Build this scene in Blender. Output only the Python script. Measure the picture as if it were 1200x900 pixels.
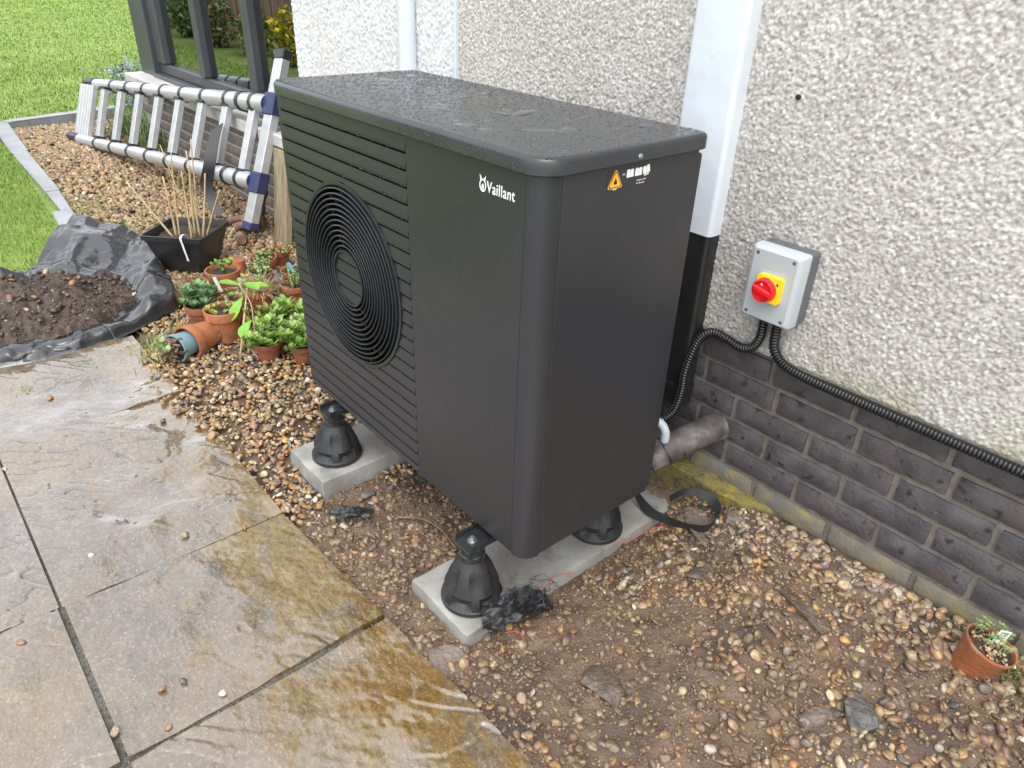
import bpy, math, random
import numpy as np
from mathutils import Vector, Matrix, Euler
random.seed(7); RNG = np.random.default_rng(11)
S = bpy.context.scene
for o in list(bpy.data.objects): bpy.data.objects.remove(o)
COL = S.collection
R = math.radians

# ------------------------------------------------------------------ camera, sky, sun, exposure
cam = bpy.data.cameras.new('camera'); co = bpy.data.objects.new('camera', cam); COL.objects.link(co)
co.location = (2.0257, -0.8701, 1.2365); co.rotation_euler = (1.04237, -0.03163, 0.86843)
cam.sensor_width = 36; cam.lens = 840.16 / 1200 * 36; cam.clip_start = 0.02; cam.clip_end = 400
S.camera = co
SUN_EL, SUN_AZ = R(62), R(130)      # azimuth measured clockwise from +Y
w = bpy.data.worlds.new('World'); S.world = w; w.use_nodes = True
nt = w.node_tree; bg = nt.nodes['Background']
sky = nt.nodes.new('ShaderNodeTexSky'); sky.sky_type = 'NISHITA'; sky.sun_disc = False
sky.sun_elevation = SUN_EL; sky.sun_rotation = SUN_AZ; sky.air_density = 1.0; sky.dust_density = 4.0; sky.ozone_density = 1.0
hs = nt.nodes.new('ShaderNodeHueSaturation'); hs.inputs['Saturation'].default_value = 0.2
nt.links.new(sky.outputs[0], hs.inputs['Color']); cl = nt.nodes.new('ShaderNodeMix'); cl.data_type = 'RGBA'; cl.inputs[0].default_value = .6; cl.inputs[7].default_value = (2.27, 2.4, 2.6, 1); nt.links.new(hs.outputs[0], cl.inputs[6]); nt.links.new(cl.outputs[2], bg.inputs[0])   # even cloud deck over the sky; bg.inputs[1].default_value = 0.1
sl = bpy.data.lights.new('sun', 'SUN'); sl.energy = .5; sl.angle = R(50); sl.color = (1, .99, .98)
so = bpy.data.objects.new('sun', sl); COL.objects.link(so)
sd = Vector((math.sin(SUN_AZ)*math.cos(SUN_EL), math.cos(SUN_AZ)*math.cos(SUN_EL), math.sin(SUN_EL)))
so.rotation_euler = sd.to_track_quat('Z', 'Y').to_euler(); so.location = (0, -3, 6)
S.view_settings.view_transform = 'Standard'; S.view_settings.look = 'None'; S.view_settings.gamma = 1
S.view_settings.exposure = -0.5
S.render.engine = 'CYCLES'
try:
    S.cycles.max_bounces = 6; S.cycles.use_denoising = True
except Exception: pass

# ------------------------------------------------------------------ numpy noise
_T = np.random.default_rng(3).random((16, 256, 256))
def vn(x, y, s=0):
    x = np.asarray(x, float); y = np.asarray(y, float)
    xi = np.floor(x).astype(int); yi = np.floor(y).astype(int); u = x-xi; v = y-yi
    u = u*u*(3-2*u); v = v*v*(3-2*v); T = _T[s % 16]
    a = T[xi & 255, yi & 255]; b = T[(xi+1) & 255, yi & 255]; c = T[xi & 255, (yi+1) & 255]; d = T[(xi+1) & 255, (yi+1) & 255]
    return (a*(1-u)+b*u)*(1-v)+(c*(1-u)+d*u)*v
def fbm(x, y, o=4, s=0):
    t = 0; a = .5; n = 0
    for i in range(o):
        t = t+a*vn(x*2**i+7.3*i, y*2**i+3.1*i, s+i); n += a; a *= .5
    return t/n
def cells(x, y, sp, s=0, jit=.9):
    """nearest jittered point: distance (in spacings) and the cell's random number"""
    gx = x/sp; gy = y/sp; xi = np.floor(gx).astype(int); yi = np.floor(gy).astype(int)
    best = np.full(gx.shape, 9.); rid = np.zeros(gx.shape); rad = np.zeros(gx.shape)
    for dx in (-1, 0, 1):
        for dy in (-1, 0, 1):
            cx = xi+dx; cy = yi+dy; k1 = _T[s % 16][cx & 255, cy & 255]; k2 = _T[(s+1) % 16][cx & 255, cy & 255]; k3 = _T[(s+2) % 16][cx & 255, cy & 255]
            d = np.hypot(gx-(cx+.5+jit*(k1-.5)), gy-(cy+.5+jit*(k2-.5)))/(.6+.7*k3)
            m = d < best; best = np.where(m, d, best); rid = np.where(m, (k1*7.1+k2*3.7+k3) % 1, rid)
    return best, rid
def tri(x, y, s=0):
    """piecewise linear noise on a triangle lattice: flat facets, sharp creases"""
    x, y = np.broadcast_arrays(np.asarray(x, float), np.asarray(y, float)); k = (x+y)*.366; i = np.floor(x+k).astype(int); j = np.floor(y+k).astype(int); u = x+k-i; v = y+k-j; T = _T[s % 16]
    a = T[i & 255, j & 255]; c = T[(i+1) & 255, (j+1) & 255]; b1 = T[(i+1) & 255, j & 255]; b2 = T[i & 255, (j+1) & 255]
    return np.where(u > v, a+(b1-a)*u+(c-b1)*v, a+(b2-a)*v+(c-b2)*u)
def ss(a, b, x):
    u = np.clip((np.asarray(x, float)-a)/(b-a), 0, 1); return u*u*(3-2*u)
def G(x, y):   # level of the gravel
    return -.262+.11*ss(-1.6, -5, x)+.15*ss(.98, 1.5, x)*ss(-.15, .75, y)

# ------------------------------------------------------------------ mesh helpers
class MB:
    def __init__(s): s.v = []; s.f = []
    def add(s, v, f):
        o = len(s.v); s.v += [tuple(p) for p in v]; s.f += [tuple(i+o for i in q) for q in f]; return s
    def box(s, x0, x1, y0, y1, z0, z1, M=None, bev=0):
        if bev:
            b = bev; P = []
            for k, (zz, ins) in enumerate(((z0, b), (z0+b, 0), (z1-b, 0), (z1, b))):
                P += [(x0+ins, y0+b, zz), (x0+b, y0+ins, zz), (x1-b, y0+ins, zz), (x1-ins, y0+b, zz), (x1-ins, y1-b, zz), (x1-b, y1-ins, zz), (x0+b, y1-ins, zz), (x0+ins, y1-b, zz)]
            F = [tuple(range(7, -1, -1)), tuple(range(24, 32))]
            for k in range(3):
                for i in range(8): F.append((k*8+i, k*8+(i+1) % 8, k*8+8+(i+1) % 8, k*8+8+i))
        else:
            P = [(x0, y0, z0), (x1, y0, z0), (x1, y1, z0), (x0, y1, z0), (x0, y0, z1), (x1, y0, z1), (x1, y1, z1), (x0, y1, z1)]
            F = [(0, 3, 2, 1), (4, 5, 6, 7), (0, 1, 5, 4), (1, 2, 6, 5), (2, 3, 7, 6), (3, 0, 4, 7)]
        if M is not None: P = [M @ Vector(p) for p in P]
        return s.add(P, F)
    def lathe(s, prof, n=24, M=None, cap=True):
        P = []; F = []
        for r, z in prof:
            for i in range(n):
                a = 2*math.pi*i/n; P.append((r*math.cos(a), r*math.sin(a), z))
        for k in range(len(prof)-1):
            for i in range(n): F.append((k*n+i, k*n+(i+1) % n, (k+1)*n+(i+1) % n, (k+1)*n+i))
        if cap: F.append(tuple(range(n-1, -1, -1))); F.append(tuple(range((len(prof)-1)*n, len(prof)*n)))
        if M is not None: P = [M @ Vector(p) for p in P]
        return s.add(P, F)
    def tube(s, path, r, n=10, cap=True):
        pts = [Vector(p) for p in path]; rr = r if hasattr(r, '__len__') else [r]*len(pts)
        P = []; F = []; up = None
        for i, p in enumerate(pts):
            t = (pts[min(i+1, len(pts)-1)]-pts[max(i-1, 0)]).normalized()
            if up is None: up = t.orthogonal().normalized()
            up = (up-t*up.dot(t)).normalized(); b = t.cross(up)
            for k in range(n):
                a = 2*math.pi*k/n; P.append(p+up*(rr[i]*math.cos(a))+b*(rr[i]*math.sin(a)))
        for i in range(len(pts)-1):
            for k in range(n): F.append((i*n+k, i*n+(k+1) % n, (i+1)*n+(k+1) % n, (i+1)*n+k))
        if cap: F.append(tuple(range(n-1, -1, -1))); F.append(tuple(range((len(pts)-1)*n, len(pts)*n)))
        return s.add(P, F)
    def extr(s, poly, M, d):
        """2-D polygon (local xy) extruded along local z by d, placed by M"""
        n = len(poly); P = [M @ Vector((x, y, 0)) for x, y in poly]+[M @ Vector((x, y, d)) for x, y in poly]
        F = [tuple(range(n-1, -1, -1)), tuple(range(n, 2*n))]+[(i, (i+1) % n, n+(i+1) % n, n+i) for i in range(n)]
        return s.add(P, F)
    def build(s, name, mat, parent=None, smooth=False, ang=None):
        me = bpy.data.meshes.new(name); me.from_pydata([tuple(p) for p in s.v], [], s.f); me.update()
        return finish(name, me, mat, parent, smooth, ang)
def finish(name, me, mat, parent=None, smooth=False, ang=None):
    me.materials.append(mat)
    if smooth or ang is not None:
        me.polygons.foreach_set('use_smooth', np.ones(len(me.polygons), bool))
        if ang is not None:
            try: me.set_sharp_from_angle(angle=R(ang))
            except Exception: pass
    o = bpy.data.objects.new(name, me); COL.objects.link(o)
    if parent is not None: o.parent = parent
    return o
def npmesh(name, V, F, mat, parent=None, smooth=True, col=None):
    """V (n,3), F (m,k) with k = 3 or 4; col (n,3) -> colour attribute Col"""
    V = np.asarray(V, np.float32); F = np.asarray(F, np.int32); k = F.shape[1]
    me = bpy.data.meshes.new(name); me.vertices.add(len(V)); me.vertices.foreach_set('co', V.ravel())
    me.loops.add(F.size); me.loops.foreach_set('vertex_index', F.ravel())
    me.polygons.add(len(F)); me.polygons.foreach_set('loop_start', np.arange(0, F.size, k, dtype=np.int32))
    if smooth: me.polygons.foreach_set('use_smooth', np.ones(len(F), bool))
    me.update(calc_edges=True); me.validate()
    if col is not None:
        a = me.color_attributes.new('Col', 'FLOAT_COLOR', 'POINT')
        a.data.foreach_set('color', np.concatenate([col, np.ones((len(col), 1))], 1).astype(np.float32).ravel())
    return finish(name, me, mat, parent)
def gridF(nu, nv, off=0):
    i = np.arange(nu-1)[:, None]*nv+np.arange(nv-1)[None, :]; i = i.ravel()+off
    return np.stack([i, i+nv, i+nv+1, i+1], 1)
def empty(name, loc=(0, 0, 0)):
    o = bpy.data.objects.new(name, None); COL.objects.link(o); o.location = loc; o.empty_display_size = .05; return o
def tag(o, label=None, cat=None, group=None, kind=None):
    if label: o['label'] = label
    if cat: o['category'] = cat
    if group: o['group'] = group
    if kind: o['kind'] = kind
    return o
def axisM(p, d, roll=0):
    """matrix whose local z points along d, at p"""
    q = Vector(d).normalized().to_track_quat('Z', 'Y').to_matrix().to_4x4()
    return Matrix.Translation(Vector(p)) @ q @ Matrix.Rotation(roll, 4, 'Z')

# ------------------------------------------------------------------ materials
def mat(name, c1, c2=None, scale=8, rough=.6, rough2=None, bump=0, bscale=None, metal=0, coat=0, attr=False, stretch=(1, 1, 1), detail=5, contrast=(.35, .65), spots=None, spec=.5, trans=0, sub=None, bdist=.01):
    m = bpy.data.materials.new(name); m.use_nodes = True; t = m.node_tree; N = t.nodes; L = t.links
    b = N['Principled BSDF']; b.inputs['Roughness'].default_value = rough; b.inputs['Metallic'].default_value = metal
    b.inputs['Coat Weight'].default_value = coat; b.inputs['Coat Roughness'].default_value = .08; b.inputs['Specular IOR Level'].default_value = spec
    if trans: b.inputs['Transmission Weight'].default_value = trans
    tc = N.new('ShaderNodeTexCoord'); mp = N.new('ShaderNodeMapping'); mp.inputs['Scale'].default_value = stretch; L.new(tc.outputs['Object'], mp.inputs[0])
    oi = N.new('ShaderNodeObjectInfo'); om = N.new('ShaderNodeMath'); om.operation = 'MULTIPLY'; om.inputs[1].default_value = 37.0; L.new(oi.outputs['Random'], om.inputs[0]); L.new(om.outputs[0], mp.inputs['Location'])
    nz = N.new('ShaderNodeTexNoise'); nz.inputs['Scale'].default_value = scale; nz.inputs['Detail'].default_value = detail; L.new(mp.outputs[0], nz.inputs['Vector'])
    mr = N.new('ShaderNodeMapRange'); mr.inputs[1].default_value = contrast[0]; mr.inputs[2].default_value = contrast[1]; L.new(nz.outputs[0], mr.inputs[0])
    def rgb(c): return (c[0], c[1], c[2], 1)
    out = None
    if attr:
        at = N.new('ShaderNodeAttribute'); at.attribute_name = 'Col'; out = at.outputs['Color']
        if c1 is not None:
            mx = N.new('ShaderNodeMix'); mx.data_type = 'RGBA'; mx.blend_type = 'MULTIPLY'; mx.inputs[0].default_value = 1
            m2 = N.new('ShaderNodeMix'); m2.data_type = 'RGBA'; m2.inputs[6].default_value = rgb(c1); m2.inputs[7].default_value = rgb(c2); L.new(mr.outputs[0], m2.inputs[0])
            L.new(out, mx.inputs[6]); L.new(m2.outputs[2], mx.inputs[7]); out = mx.outputs[2]
    elif c2 is not None:
        mx = N.new('ShaderNodeMix'); mx.data_type = 'RGBA'; mx.inputs[6].default_value = rgb(c1); mx.inputs[7].default_value = rgb(c2); L.new(mr.outputs[0], mx.inputs[0]); out = mx.outputs[2]
    else: b.inputs['Base Color'].default_value = rgb(c1)
    if spots:   # (colour, scale, low, high)
        for (c, sc, lo, hi) in spots:
            n2 = N.new('ShaderNodeTexNoise'); n2.inputs['Scale'].default_value = sc; n2.inputs['Detail'].default_value = 6; L.new(mp.outputs[0], n2.inputs['Vector'])
            r2 = N.new('ShaderNodeMapRange'); r2.inputs[1].default_value = lo; r2.inputs[2].default_value = hi; L.new(n2.outputs[0], r2.inputs[0])
            m3 = N.new('ShaderNodeMix'); m3.data_type = 'RGBA'; m3.inputs[7].default_value = rgb(c); L.new(r2.outputs[0], m3.inputs[0])
            if out is None: m3.inputs[6].default_value = rgb(c1)
            else: L.new(out, m3.inputs[6])
            out = m3.outputs[2]
    if out is not None: L.new(out, b.inputs['Base Color'])
    if rough2 is not None:
        r3 = N.new('ShaderNodeMapRange'); r3.inputs[1].default_value = .3; r3.inputs[2].default_value = .7; r3.inputs[3].default_value = rough; r3.inputs[4].default_value = rough2
        n3 = N.new('ShaderNodeTexNoise'); n3.inputs['Scale'].default_value = scale*.6; n3.inputs['Detail'].default_value = 4; L.new(mp.outputs[0], n3.inputs['Vector'])
        L.new(n3.outputs[0], r3.inputs[0]); L.new(r3.outputs[0], b.inputs['Roughness'])
    if bump:
        bp = N.new('ShaderNodeBump'); bp.inputs['Strength'].default_value = bump; bp.inputs['Distance'].default_value = bdist
        nb = N.new('ShaderNodeTexNoise'); nb.inputs['Scale'].default_value = bscale or scale*4; nb.inputs['Detail'].default_value = 6; L.new(mp.outputs[0], nb.inputs['Vector'])
        L.new(nb.outputs[0], bp.inputs['Height']); L.new(bp.outputs[0], b.inputs['Normal'])
    m['nodes'] = 1
    return m
MT = {}
MT['paint'] = mat('anthracite_paint', (.0235, .0235, .0270), (.0275, .0275, .0312), 3, .36, bump=.25, bscale=420, bdist=.0006)
MT['lid'] = mat('wet_anthracite_lid', (.026, .028, .032), (.036, .038, .043), 6, .22, bump=.3, bscale=320, bdist=.0008)
MT['grille'] = mat('black_grille_plastic', (.012, .014, .016), (.02, .022, .024), 30, .33)
MT['void'] = mat('dark_cavity', (.006, .006, .006), rough=.9)
MT['seam'] = mat('panel_seam', (.01, .01, .01), rough=.9)
MT['drop'] = mat('rain_drop', (.045, .048, .053), rough=.03, spec=.75)
MT['logo'] = mat('white_print', (.82, .82, .82), rough=.5)
MT['stick'] = mat('dark_sticker', (.028, .026, .026), rough=.35)
MT['yel'] = mat('yellow_print', (.85, .42, .02), rough=.5)
MT['blk'] = mat('black_print', (.01, .01, .01), rough=.6)
MT['steel'] = mat('galvanised_steel', (.45, .46, .47), (.3, .31, .33), 40, .32, metal=.9)
MT['rubber'] = mat('black_rubber', (.014, .014, .014), (.022, .022, .022), 60, .5, bump=.5, bscale=260, bdist=.002, spots=[((.05, .05, .05), 350, .66, .72)])
MT['rubber2'] = mat('wet_black_rubber', (.016, .018, .02), (.03, .032, .034), 30, .18)
MT['concrete'] = mat('damp_concrete', (.21, .2, .175), (.32, .31, .285), 9, .6, bump=.5, bscale=70, bdist=.003, spots=[((.14, .135, .12), 16, .58, .75), ((.4, .39, .36), 90, .66, .74)])
MT['render'] = mat('cream_pebbledash', (.85, .84, .82), (1, 1, .99), 1.6, .75, attr=True, bump=.4, bscale=260, bdist=.002)
MT['renderw'] = mat('white_pebbledash', (.92, .92, .93), (1, 1, 1), 1.6, .7, attr=True, bump=.4, bscale=200, bdist=.002)
MT['plain'] = mat('smooth_render', (.5, .48, .45), (.6, .58, .55), 4, .85, bump=.6, bscale=120)
MT['upvc'] = mat('white_plastic', (.56, .60, .66), (.63, .67, .715), 3, .3, spots=[((.5, .52, .54), 40, .68, .76), ((.56, .58, .6), 5, .55, .7)], bump=.15, bscale=20)
MT['pblack'] = mat('black_bitumen_paint', (.013, .013, .014), (.02, .02, .02), 10, .38, bump=.5, bscale=50, bdist=.003)
MT['conduit'] = mat('black_conduit', (.013, .013, .014), rough=.24)
MT['brick'] = mat('blue_brindle_brick', (.05, .047, .051), (.095, .086, .088), 14, .6, bump=.8, bscale=110, bdist=.003, spots=[((.022, .02, .022), 36, .6, .68), ((.2, .185, .17), 130, .68, .74), ((.1, .07, .06), 6, .58, .75)])
MT['brick2'] = mat('brindle_brick_brown', (.052, .045, .048), (.09, .077, .08), 12, .65, bump=.8, bscale=110, bdist=.003, spots=[((.022, .02, .02), 30, .6, .68), ((.22, .2, .18), 130, .68, .74)])
MT['brick3'] = mat('mossy_brick', (.2, .17, .1), (.13, .125, .11), 14, .75, bump=.8, bscale=100, bdist=.003, spots=[((.25, .2, .05), 18, .55, .7)])
MT['brickf'] = mat('grey_brown_brick', (.13, .105, .092), (.2, .17, .15), 9, .75, bump=.6, bscale=80, bdist=.003)
MT['mortar'] = mat('lime_mortar', (.125, .106, .09), (.19, .165, .142), 30, .85, bump=.7, bscale=200, bdist=.003, spots=[((.14, .12, .1), 9, .55, .7)])
MT['jmortar'] = mat('dark_wet_joint', (.075, .07, .058), (.13, .12, .1), 60, .7, bump=.8, bscale=200, bdist=.004)
MT['mortarf'] = mat('pale_mortar', (.34, .32, .29), (.42, .4, .37), 30, .85, bump=.4, bscale=200)
MT['footing'] = mat('yellow_mossy_footing', (.19, .145, .032), (.11, .095, .048), 22, .8, bump=1, bscale=90, bdist=.008, spots=[((.07, .06, .03), 30, .54, .66), ((.28, .215, .03), 12, .6, .72)])
MT['isogrey'] = mat('light_grey_plastic', (.42, .45, .47), rough=.42)
MT['isodark'] = mat('dark_grey_plastic', (.1, .108, .115), rough=.4)
MT['isoyel'] = mat('yellow_plastic', (.9, .58, .01), rough=.35)
MT['isored'] = mat('red_plastic', (.75, .012, .02), rough=.3)
MT['lag'] = mat('grey_pipe_lagging', (.12, .098, .09), (.05, .045, .043), 25, .6, bump=.7, bscale=80, bdist=.003, spots=[((.25, .2, .18), 14, .55, .7)])
MT['gplastic'] = mat('pale_grey_plastic', (.4, .45, .48), rough=.35)
MT['alu'] = mat('aluminium', (.58, .59, .6), (.48, .49, .5), 14, .36, metal=.55, stretch=(.2, 1, 1))
MT['alur'] = mat('ribbed_aluminium', (.6, .61, .62), (.5, .51, .52), 22, .42, metal=.45)
MT['blue'] = mat('navy_plastic', (.018, .027, .085), (.03, .042, .12), 8, .45, spots=[((.2, .2, .22), 60, .66, .72)])
MT['bpl'] = mat('black_plastic', (.015, .016, .017), (.024, .025, .026), 10, .36)
MT['frame'] = mat('anthracite_window_frame', (.05, .054, .06), (.06, .064, .07), 4, .35)
MT['dark'] = mat('dark_interior', (.02, .02, .02), rough=.9)
MT['stone'] = mat('pale_stone_sill', (.42, .4, .38), (.52, .5, .48), 7, .6, bump=.4, bscale=60)
MT['plank'] = mat('weathered_plank', (.24, .18, .1), (.36, .29, .19), 7, .8, stretch=(6, 6, .8), bump=.6, bscale=30, spots=[((.18, .17, .09), 3, .55, .7)])
MT['kerb'] = mat('wet_grey_edging', (.22, .225, .235), (.29, .3, .31), 5, .35, bump=.3, bscale=50, spots=[((.2, .2, .19), 14, .58, .7)])
MT['kerbw'] = mat('edging_timber_side', (.16, .14, .12), (.24, .21, .18), 9, .7, bump=.4)
MT['terra'] = mat('terracotta', (.33, .105, .042), (.40, .145, .062), 9, .55, bump=.3, bscale=120, spots=[((.2, .11, .065), 16, .54, .7), ((.46, .3, .2), 24, .6, .72), ((.1, .08, .045), 30, .66, .76)])
MT['terra2'] = mat('dark_wet_terracotta', (.23, .075, .034), (.29, .1, .048), 9, .45, bump=.3, bscale=120, spots=[((.13, .085, .05), 14, .52, .68), ((.36, .24, .17), 26, .62, .74)])
MT['bluepot'] = mat('blue_glazed_pot', (.16, .27, .32), (.2, .32, .37), 5, .25)
MT['compost'] = mat('potting_soil', (.03, .022, .016), (.07, .05, .036), 60, .8, bump=1, bscale=90, bdist=.01)
MT['soil'] = mat('wet_brown_soil', (.045, .031, .023), (.095, .066, .048), 26, .55, rough2=.85, bump=1, bscale=130, bdist=.008, spots=[((.19, .135, .09), 90, .64, .7), ((.045, .03, .022), 9, .5, .7)])
MT['ground'] = mat('muddy_ground', (.085, .054, .034), (.17, .112, .07), 14, .5, rough2=.8, bump=1, bscale=150, bdist=.006, spots=[((.22, .16, .105), 110, .62, .7), ((.06, .042, .03), 5, .5, .7)])
MT['pebble'] = mat('wet_pebbles', (.7, .7, .7), (1.15, 1.1, 1.05), 140, .22, attr=True, rough2=.5, bump=.15, bscale=300, bdist=.001)
MT['stone1'] = mat('wet_field_stone', (.11, .083, .064), (.19, .15, .12), 20, .5, bump=1, bscale=90, bdist=.008, spots=[((.28, .2, .14), 50, .6, .7), ((.1, .072, .05), 12, .5, .62)])
MT['stone2'] = mat('grey_slate_stone', (.075, .07, .066), (.13, .12, .11), 20, .45, bump=1, bscale=90, bdist=.008, spots=[((.2, .15, .1), 30, .58, .7), ((.1, .072, .05), 12, .5, .62)])
MT['sheet'] = mat('black_polythene', (.016, .017, .019), (.026, .028, .03), 6, .1, rough2=.26, spec=.9, bump=.25, bscale=45, bdist=.006)
MT['strap'] = mat('black_webbing', (.016, .017, .018), rough=.45, c2=(.024, .025, .026), scale=200)
MT['red'] = mat('red_thread', (.5, .06, .03), rough=.6)
MT['cane'] = mat('dry_cane', (.42, .3, .15), (.55, .42, .24), 20, .6)
MT['straw'] = mat('dead_grass', (.36, .26, .14), (.5, .39, .23), 20, .7)
MT['log'] = mat('rotten_wood', (.12, .065, .04), (.24, .14, .085), 16, .7, stretch=(1, 1, .3), bump=.8, bscale=40, bdist=.01)
MT['ltag'] = mat('white_label', (.75, .76, .76), rough=.5)
MT['btag'] = mat('blue_label', (.25, .5, .6), rough=.5)
def leafm(n, a, b): return mat(n, a, b, 30, .42, attr=False, contrast=(.3, .7))
MT['lg1'] = leafm('fresh_green_leaf', (.13, .26, .04), (.28, .42, .09))
MT['lg2'] = leafm('blue_green_leaf', (.1, .2, .07), (.17, .29, .12))
MT['lg3'] = leafm('yellow_green_leaf', (.28, .32, .06), (.4, .42, .12))
MT['lg4'] = leafm('brown_sedum', (.2, .1, .04), (.25, .2, .07))
MT['lg5'] = leafm('pale_green_leaf', (.2, .3, .1), (.34, .42, .18))
MT['big'] = leafm('bright_leaf', (.12, .3, .02), (.2, .4, .04))
MT['yleaf'] = leafm('yellowing_leaf', (.5, .4, .03), (.4, .42, .05))
MT['grass'] = mat('grass_blades', (.9, .9, .9), (1.1, 1.1, 1.1), 3, .5, attr=True)
MT['lawn'] = mat('lawn', (.14, .225, .035), (.21, .30, .055), 5, .8, bump=1, bscale=60, bdist=.03, spots=[((.3, .4, .08), 1.2, .5, .75)])
MT['moss'] = mat('moss', (.12, .15, .04), (.2, .22, .07), 60, .9)
MT['fence'] = mat('brown_fence', (.27, .17, .12), (.38, .27, .2), 3, .8, stretch=(1, 4, .4))
MT['foliage'] = mat('shrub_foliage', (.8, .8, .8), (1.1, 1.1, 1.1), 2, .55, attr=True)
MT['bark'] = mat('bark', (.1, .07, .05), (.16, .12, .09), 20, .8)
def glassmat():
    m = bpy.data.materials.new('window_glass'); m.use_nodes = True; t = m.node_tree; N = t.nodes; L = t.links
    N.remove(N['Principled BSDF']); o = N['Material Output']
    g = N.new('ShaderNodeBsdfGlossy'); g.inputs['Roughness'].default_value = .005; g.inputs['Color'].default_value = (.95, .97, .96, 1)
    tr = N.new('ShaderNodeBsdfTransparent'); tr.inputs[0].default_value = (.8, .85, .83, 1)
    fr = N.new('ShaderNodeFresnel'); fr.inputs[0].default_value = 4.6
    mx = N.new('ShaderNodeMixShader'); L.new(fr.outputs[0], mx.inputs[0]); L.new(tr.outputs[0], mx.inputs[1]); L.new(g.outputs[0], mx.inputs[2]); L.new(mx.outputs[0], o.inputs[0])
    return m
MT['glass'] = glassmat()
def flagmat():
    m = bpy.data.materials.new('riven_wet_sandstone'); m.use_nodes = True; t = m.node_tree; N = t.nodes; L = t.links; b = N['Principled BSDF']
    tc = N.new('ShaderNodeTexCoord')
    def noise(sc, det=6, st=(1, 1, 1), dist=0, rot=0):
        mp = N.new('ShaderNodeMapping'); mp.inputs['Scale'].default_value = st; mp.inputs['Rotation'].default_value = (0, 0, rot); L.new(tc.outputs['Object'], mp.inputs[0])
        n = N.new('ShaderNodeTexNoise'); n.inputs['Scale'].default_value = sc; n.inputs['Detail'].default_value = det; n.inputs['Distortion'].default_value = dist; L.new(mp.outputs[0], n.inputs['Vector']); return n.outputs[0]
    def rng(s, a, bb, c=0, d=1):
        r = N.new('ShaderNodeMapRange'); r.inputs[1].default_value = a; r.inputs[2].default_value = bb; r.inputs[3].default_value = c; r.inputs[4].default_value = d; L.new(s, r.inputs[0]); return r.outputs[0]
    def mix(f, c1, c2):
        x = N.new('ShaderNodeMix'); x.data_type = 'RGBA'; L.new(f, x.inputs[0])
        for k, c in ((6, c1), (7, c2)):
            if isinstance(c, tuple): x.inputs[k].default_value = (*c, 1)
            else: L.new(c, x.inputs[k])
        return x.outputs[2]
    def mth(op, a, bb):
        x = N.new('ShaderNodeMath'); x.operation = op
        for k, c in ((0, a), (1, bb)):
            if isinstance(c, (int, float)): x.inputs[k].default_value = c
            else: L.new(c, x.inputs[k])
        return x.outputs[0]
    big = noise(2.2, 4); mid = noise(9, 8, (1, 2.2, 1), .4, .5); fine = noise(130, 4); gr = noise(45, 8, (1, 1.6, 1), .3, .5)
    lay = noise(1.9, 3.5, (1, 2.9, 1), .35, .55); f = mth('MULTIPLY', lay, 8.0); fr_ = mth('FRACT', f, 0); stp = mth('FLOOR', f, 0)
    msk = rng(noise(4.3, 3, (1, 1.5, 1), .3), .5, .6)
    line = mth('MULTIPLY', rng(fr_, .07, .0), rng(noise(6, 3, (1, 1, 1), .2), .52, .6))
    c = mix(rng(mid, .35, .68), (.092, .069, .050), (.148, .111, .076))
    c = mix(rng(big, .42, .6, 0, .7), c, (.19, .128, .056))
    c = mix(rng(gr, .5, .66, 0, .45), c, (.215, .175, .13))
    c = mix(rng(fine, .58, .7, 0, .45), c, (.29, .245, .19))
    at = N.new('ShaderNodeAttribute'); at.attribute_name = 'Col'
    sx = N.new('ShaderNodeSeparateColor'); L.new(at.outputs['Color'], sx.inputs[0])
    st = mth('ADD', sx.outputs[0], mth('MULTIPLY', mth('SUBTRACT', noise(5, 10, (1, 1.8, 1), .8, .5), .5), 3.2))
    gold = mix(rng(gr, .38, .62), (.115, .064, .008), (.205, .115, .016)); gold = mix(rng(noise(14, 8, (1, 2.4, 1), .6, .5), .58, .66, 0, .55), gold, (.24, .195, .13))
    c = mix(rng(st, .35, .95, 0, .88), c, gold)  # gold painted in where the flags mirror the dark unit instead of sky
    c = mix(rng(fine, .54, .68, 0, .4), c, (.27, .215, .135)); c = mix(rng(noise(190, 3), .54, .68, 0, .5), c, (.055, .04, .022)); c = mix(rng(noise(75, 5), .6, .68, 0, .45), c, (.07, .05, .028))
    c = mix(rng(sx.outputs[1], .3, .9, 0, .85), c, (.06, .046, .026))
    c = mix(rng(noise(42, 6, (1, 1.7, 1), .4, .5), .69, .73, 0, .6), c, (.07, .055, .042))
    L.new(c, b.inputs['Base Color'])
    wet = rng(noise(2.7, 6, (1, 1.5, 1), .5), .44, .60)
    rr = mix(wet, (.06,)*3, (.22,)*3); sr = N.new('ShaderNodeSeparateColor'); L.new(rr, sr.inputs[0]); L.new(sr.outputs[0], b.inputs['Roughness'])
    b.inputs['Specular IOR Level'].default_value = .9; L.new(rng(wet, 0, 1, 1, .7), b.inputs['Coat Weight']); b.inputs['Coat Roughness'].default_value = .05; b.inputs['Coat IOR'].default_value = 1.72
    bp = N.new('ShaderNodeBump'); bp.inputs['Distance'].default_value = .005
    L.new(rng(wet, 0, 1, .22, .8), bp.inputs['Strength'])
    h = mth('ADD', mth('MULTIPLY', gr, .9), mth('MULTIPLY', noise(14, 8, (1, 2.5, 1), .6, .5), .8))
    h = mth('ADD', h, mth('MULTIPLY', fine, .25))
    L.new(h, bp.inputs['Height']); L.new(bp.outputs[0], b.inputs['Normal'])
    return m
MT['flag'] = flagmat()

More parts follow.
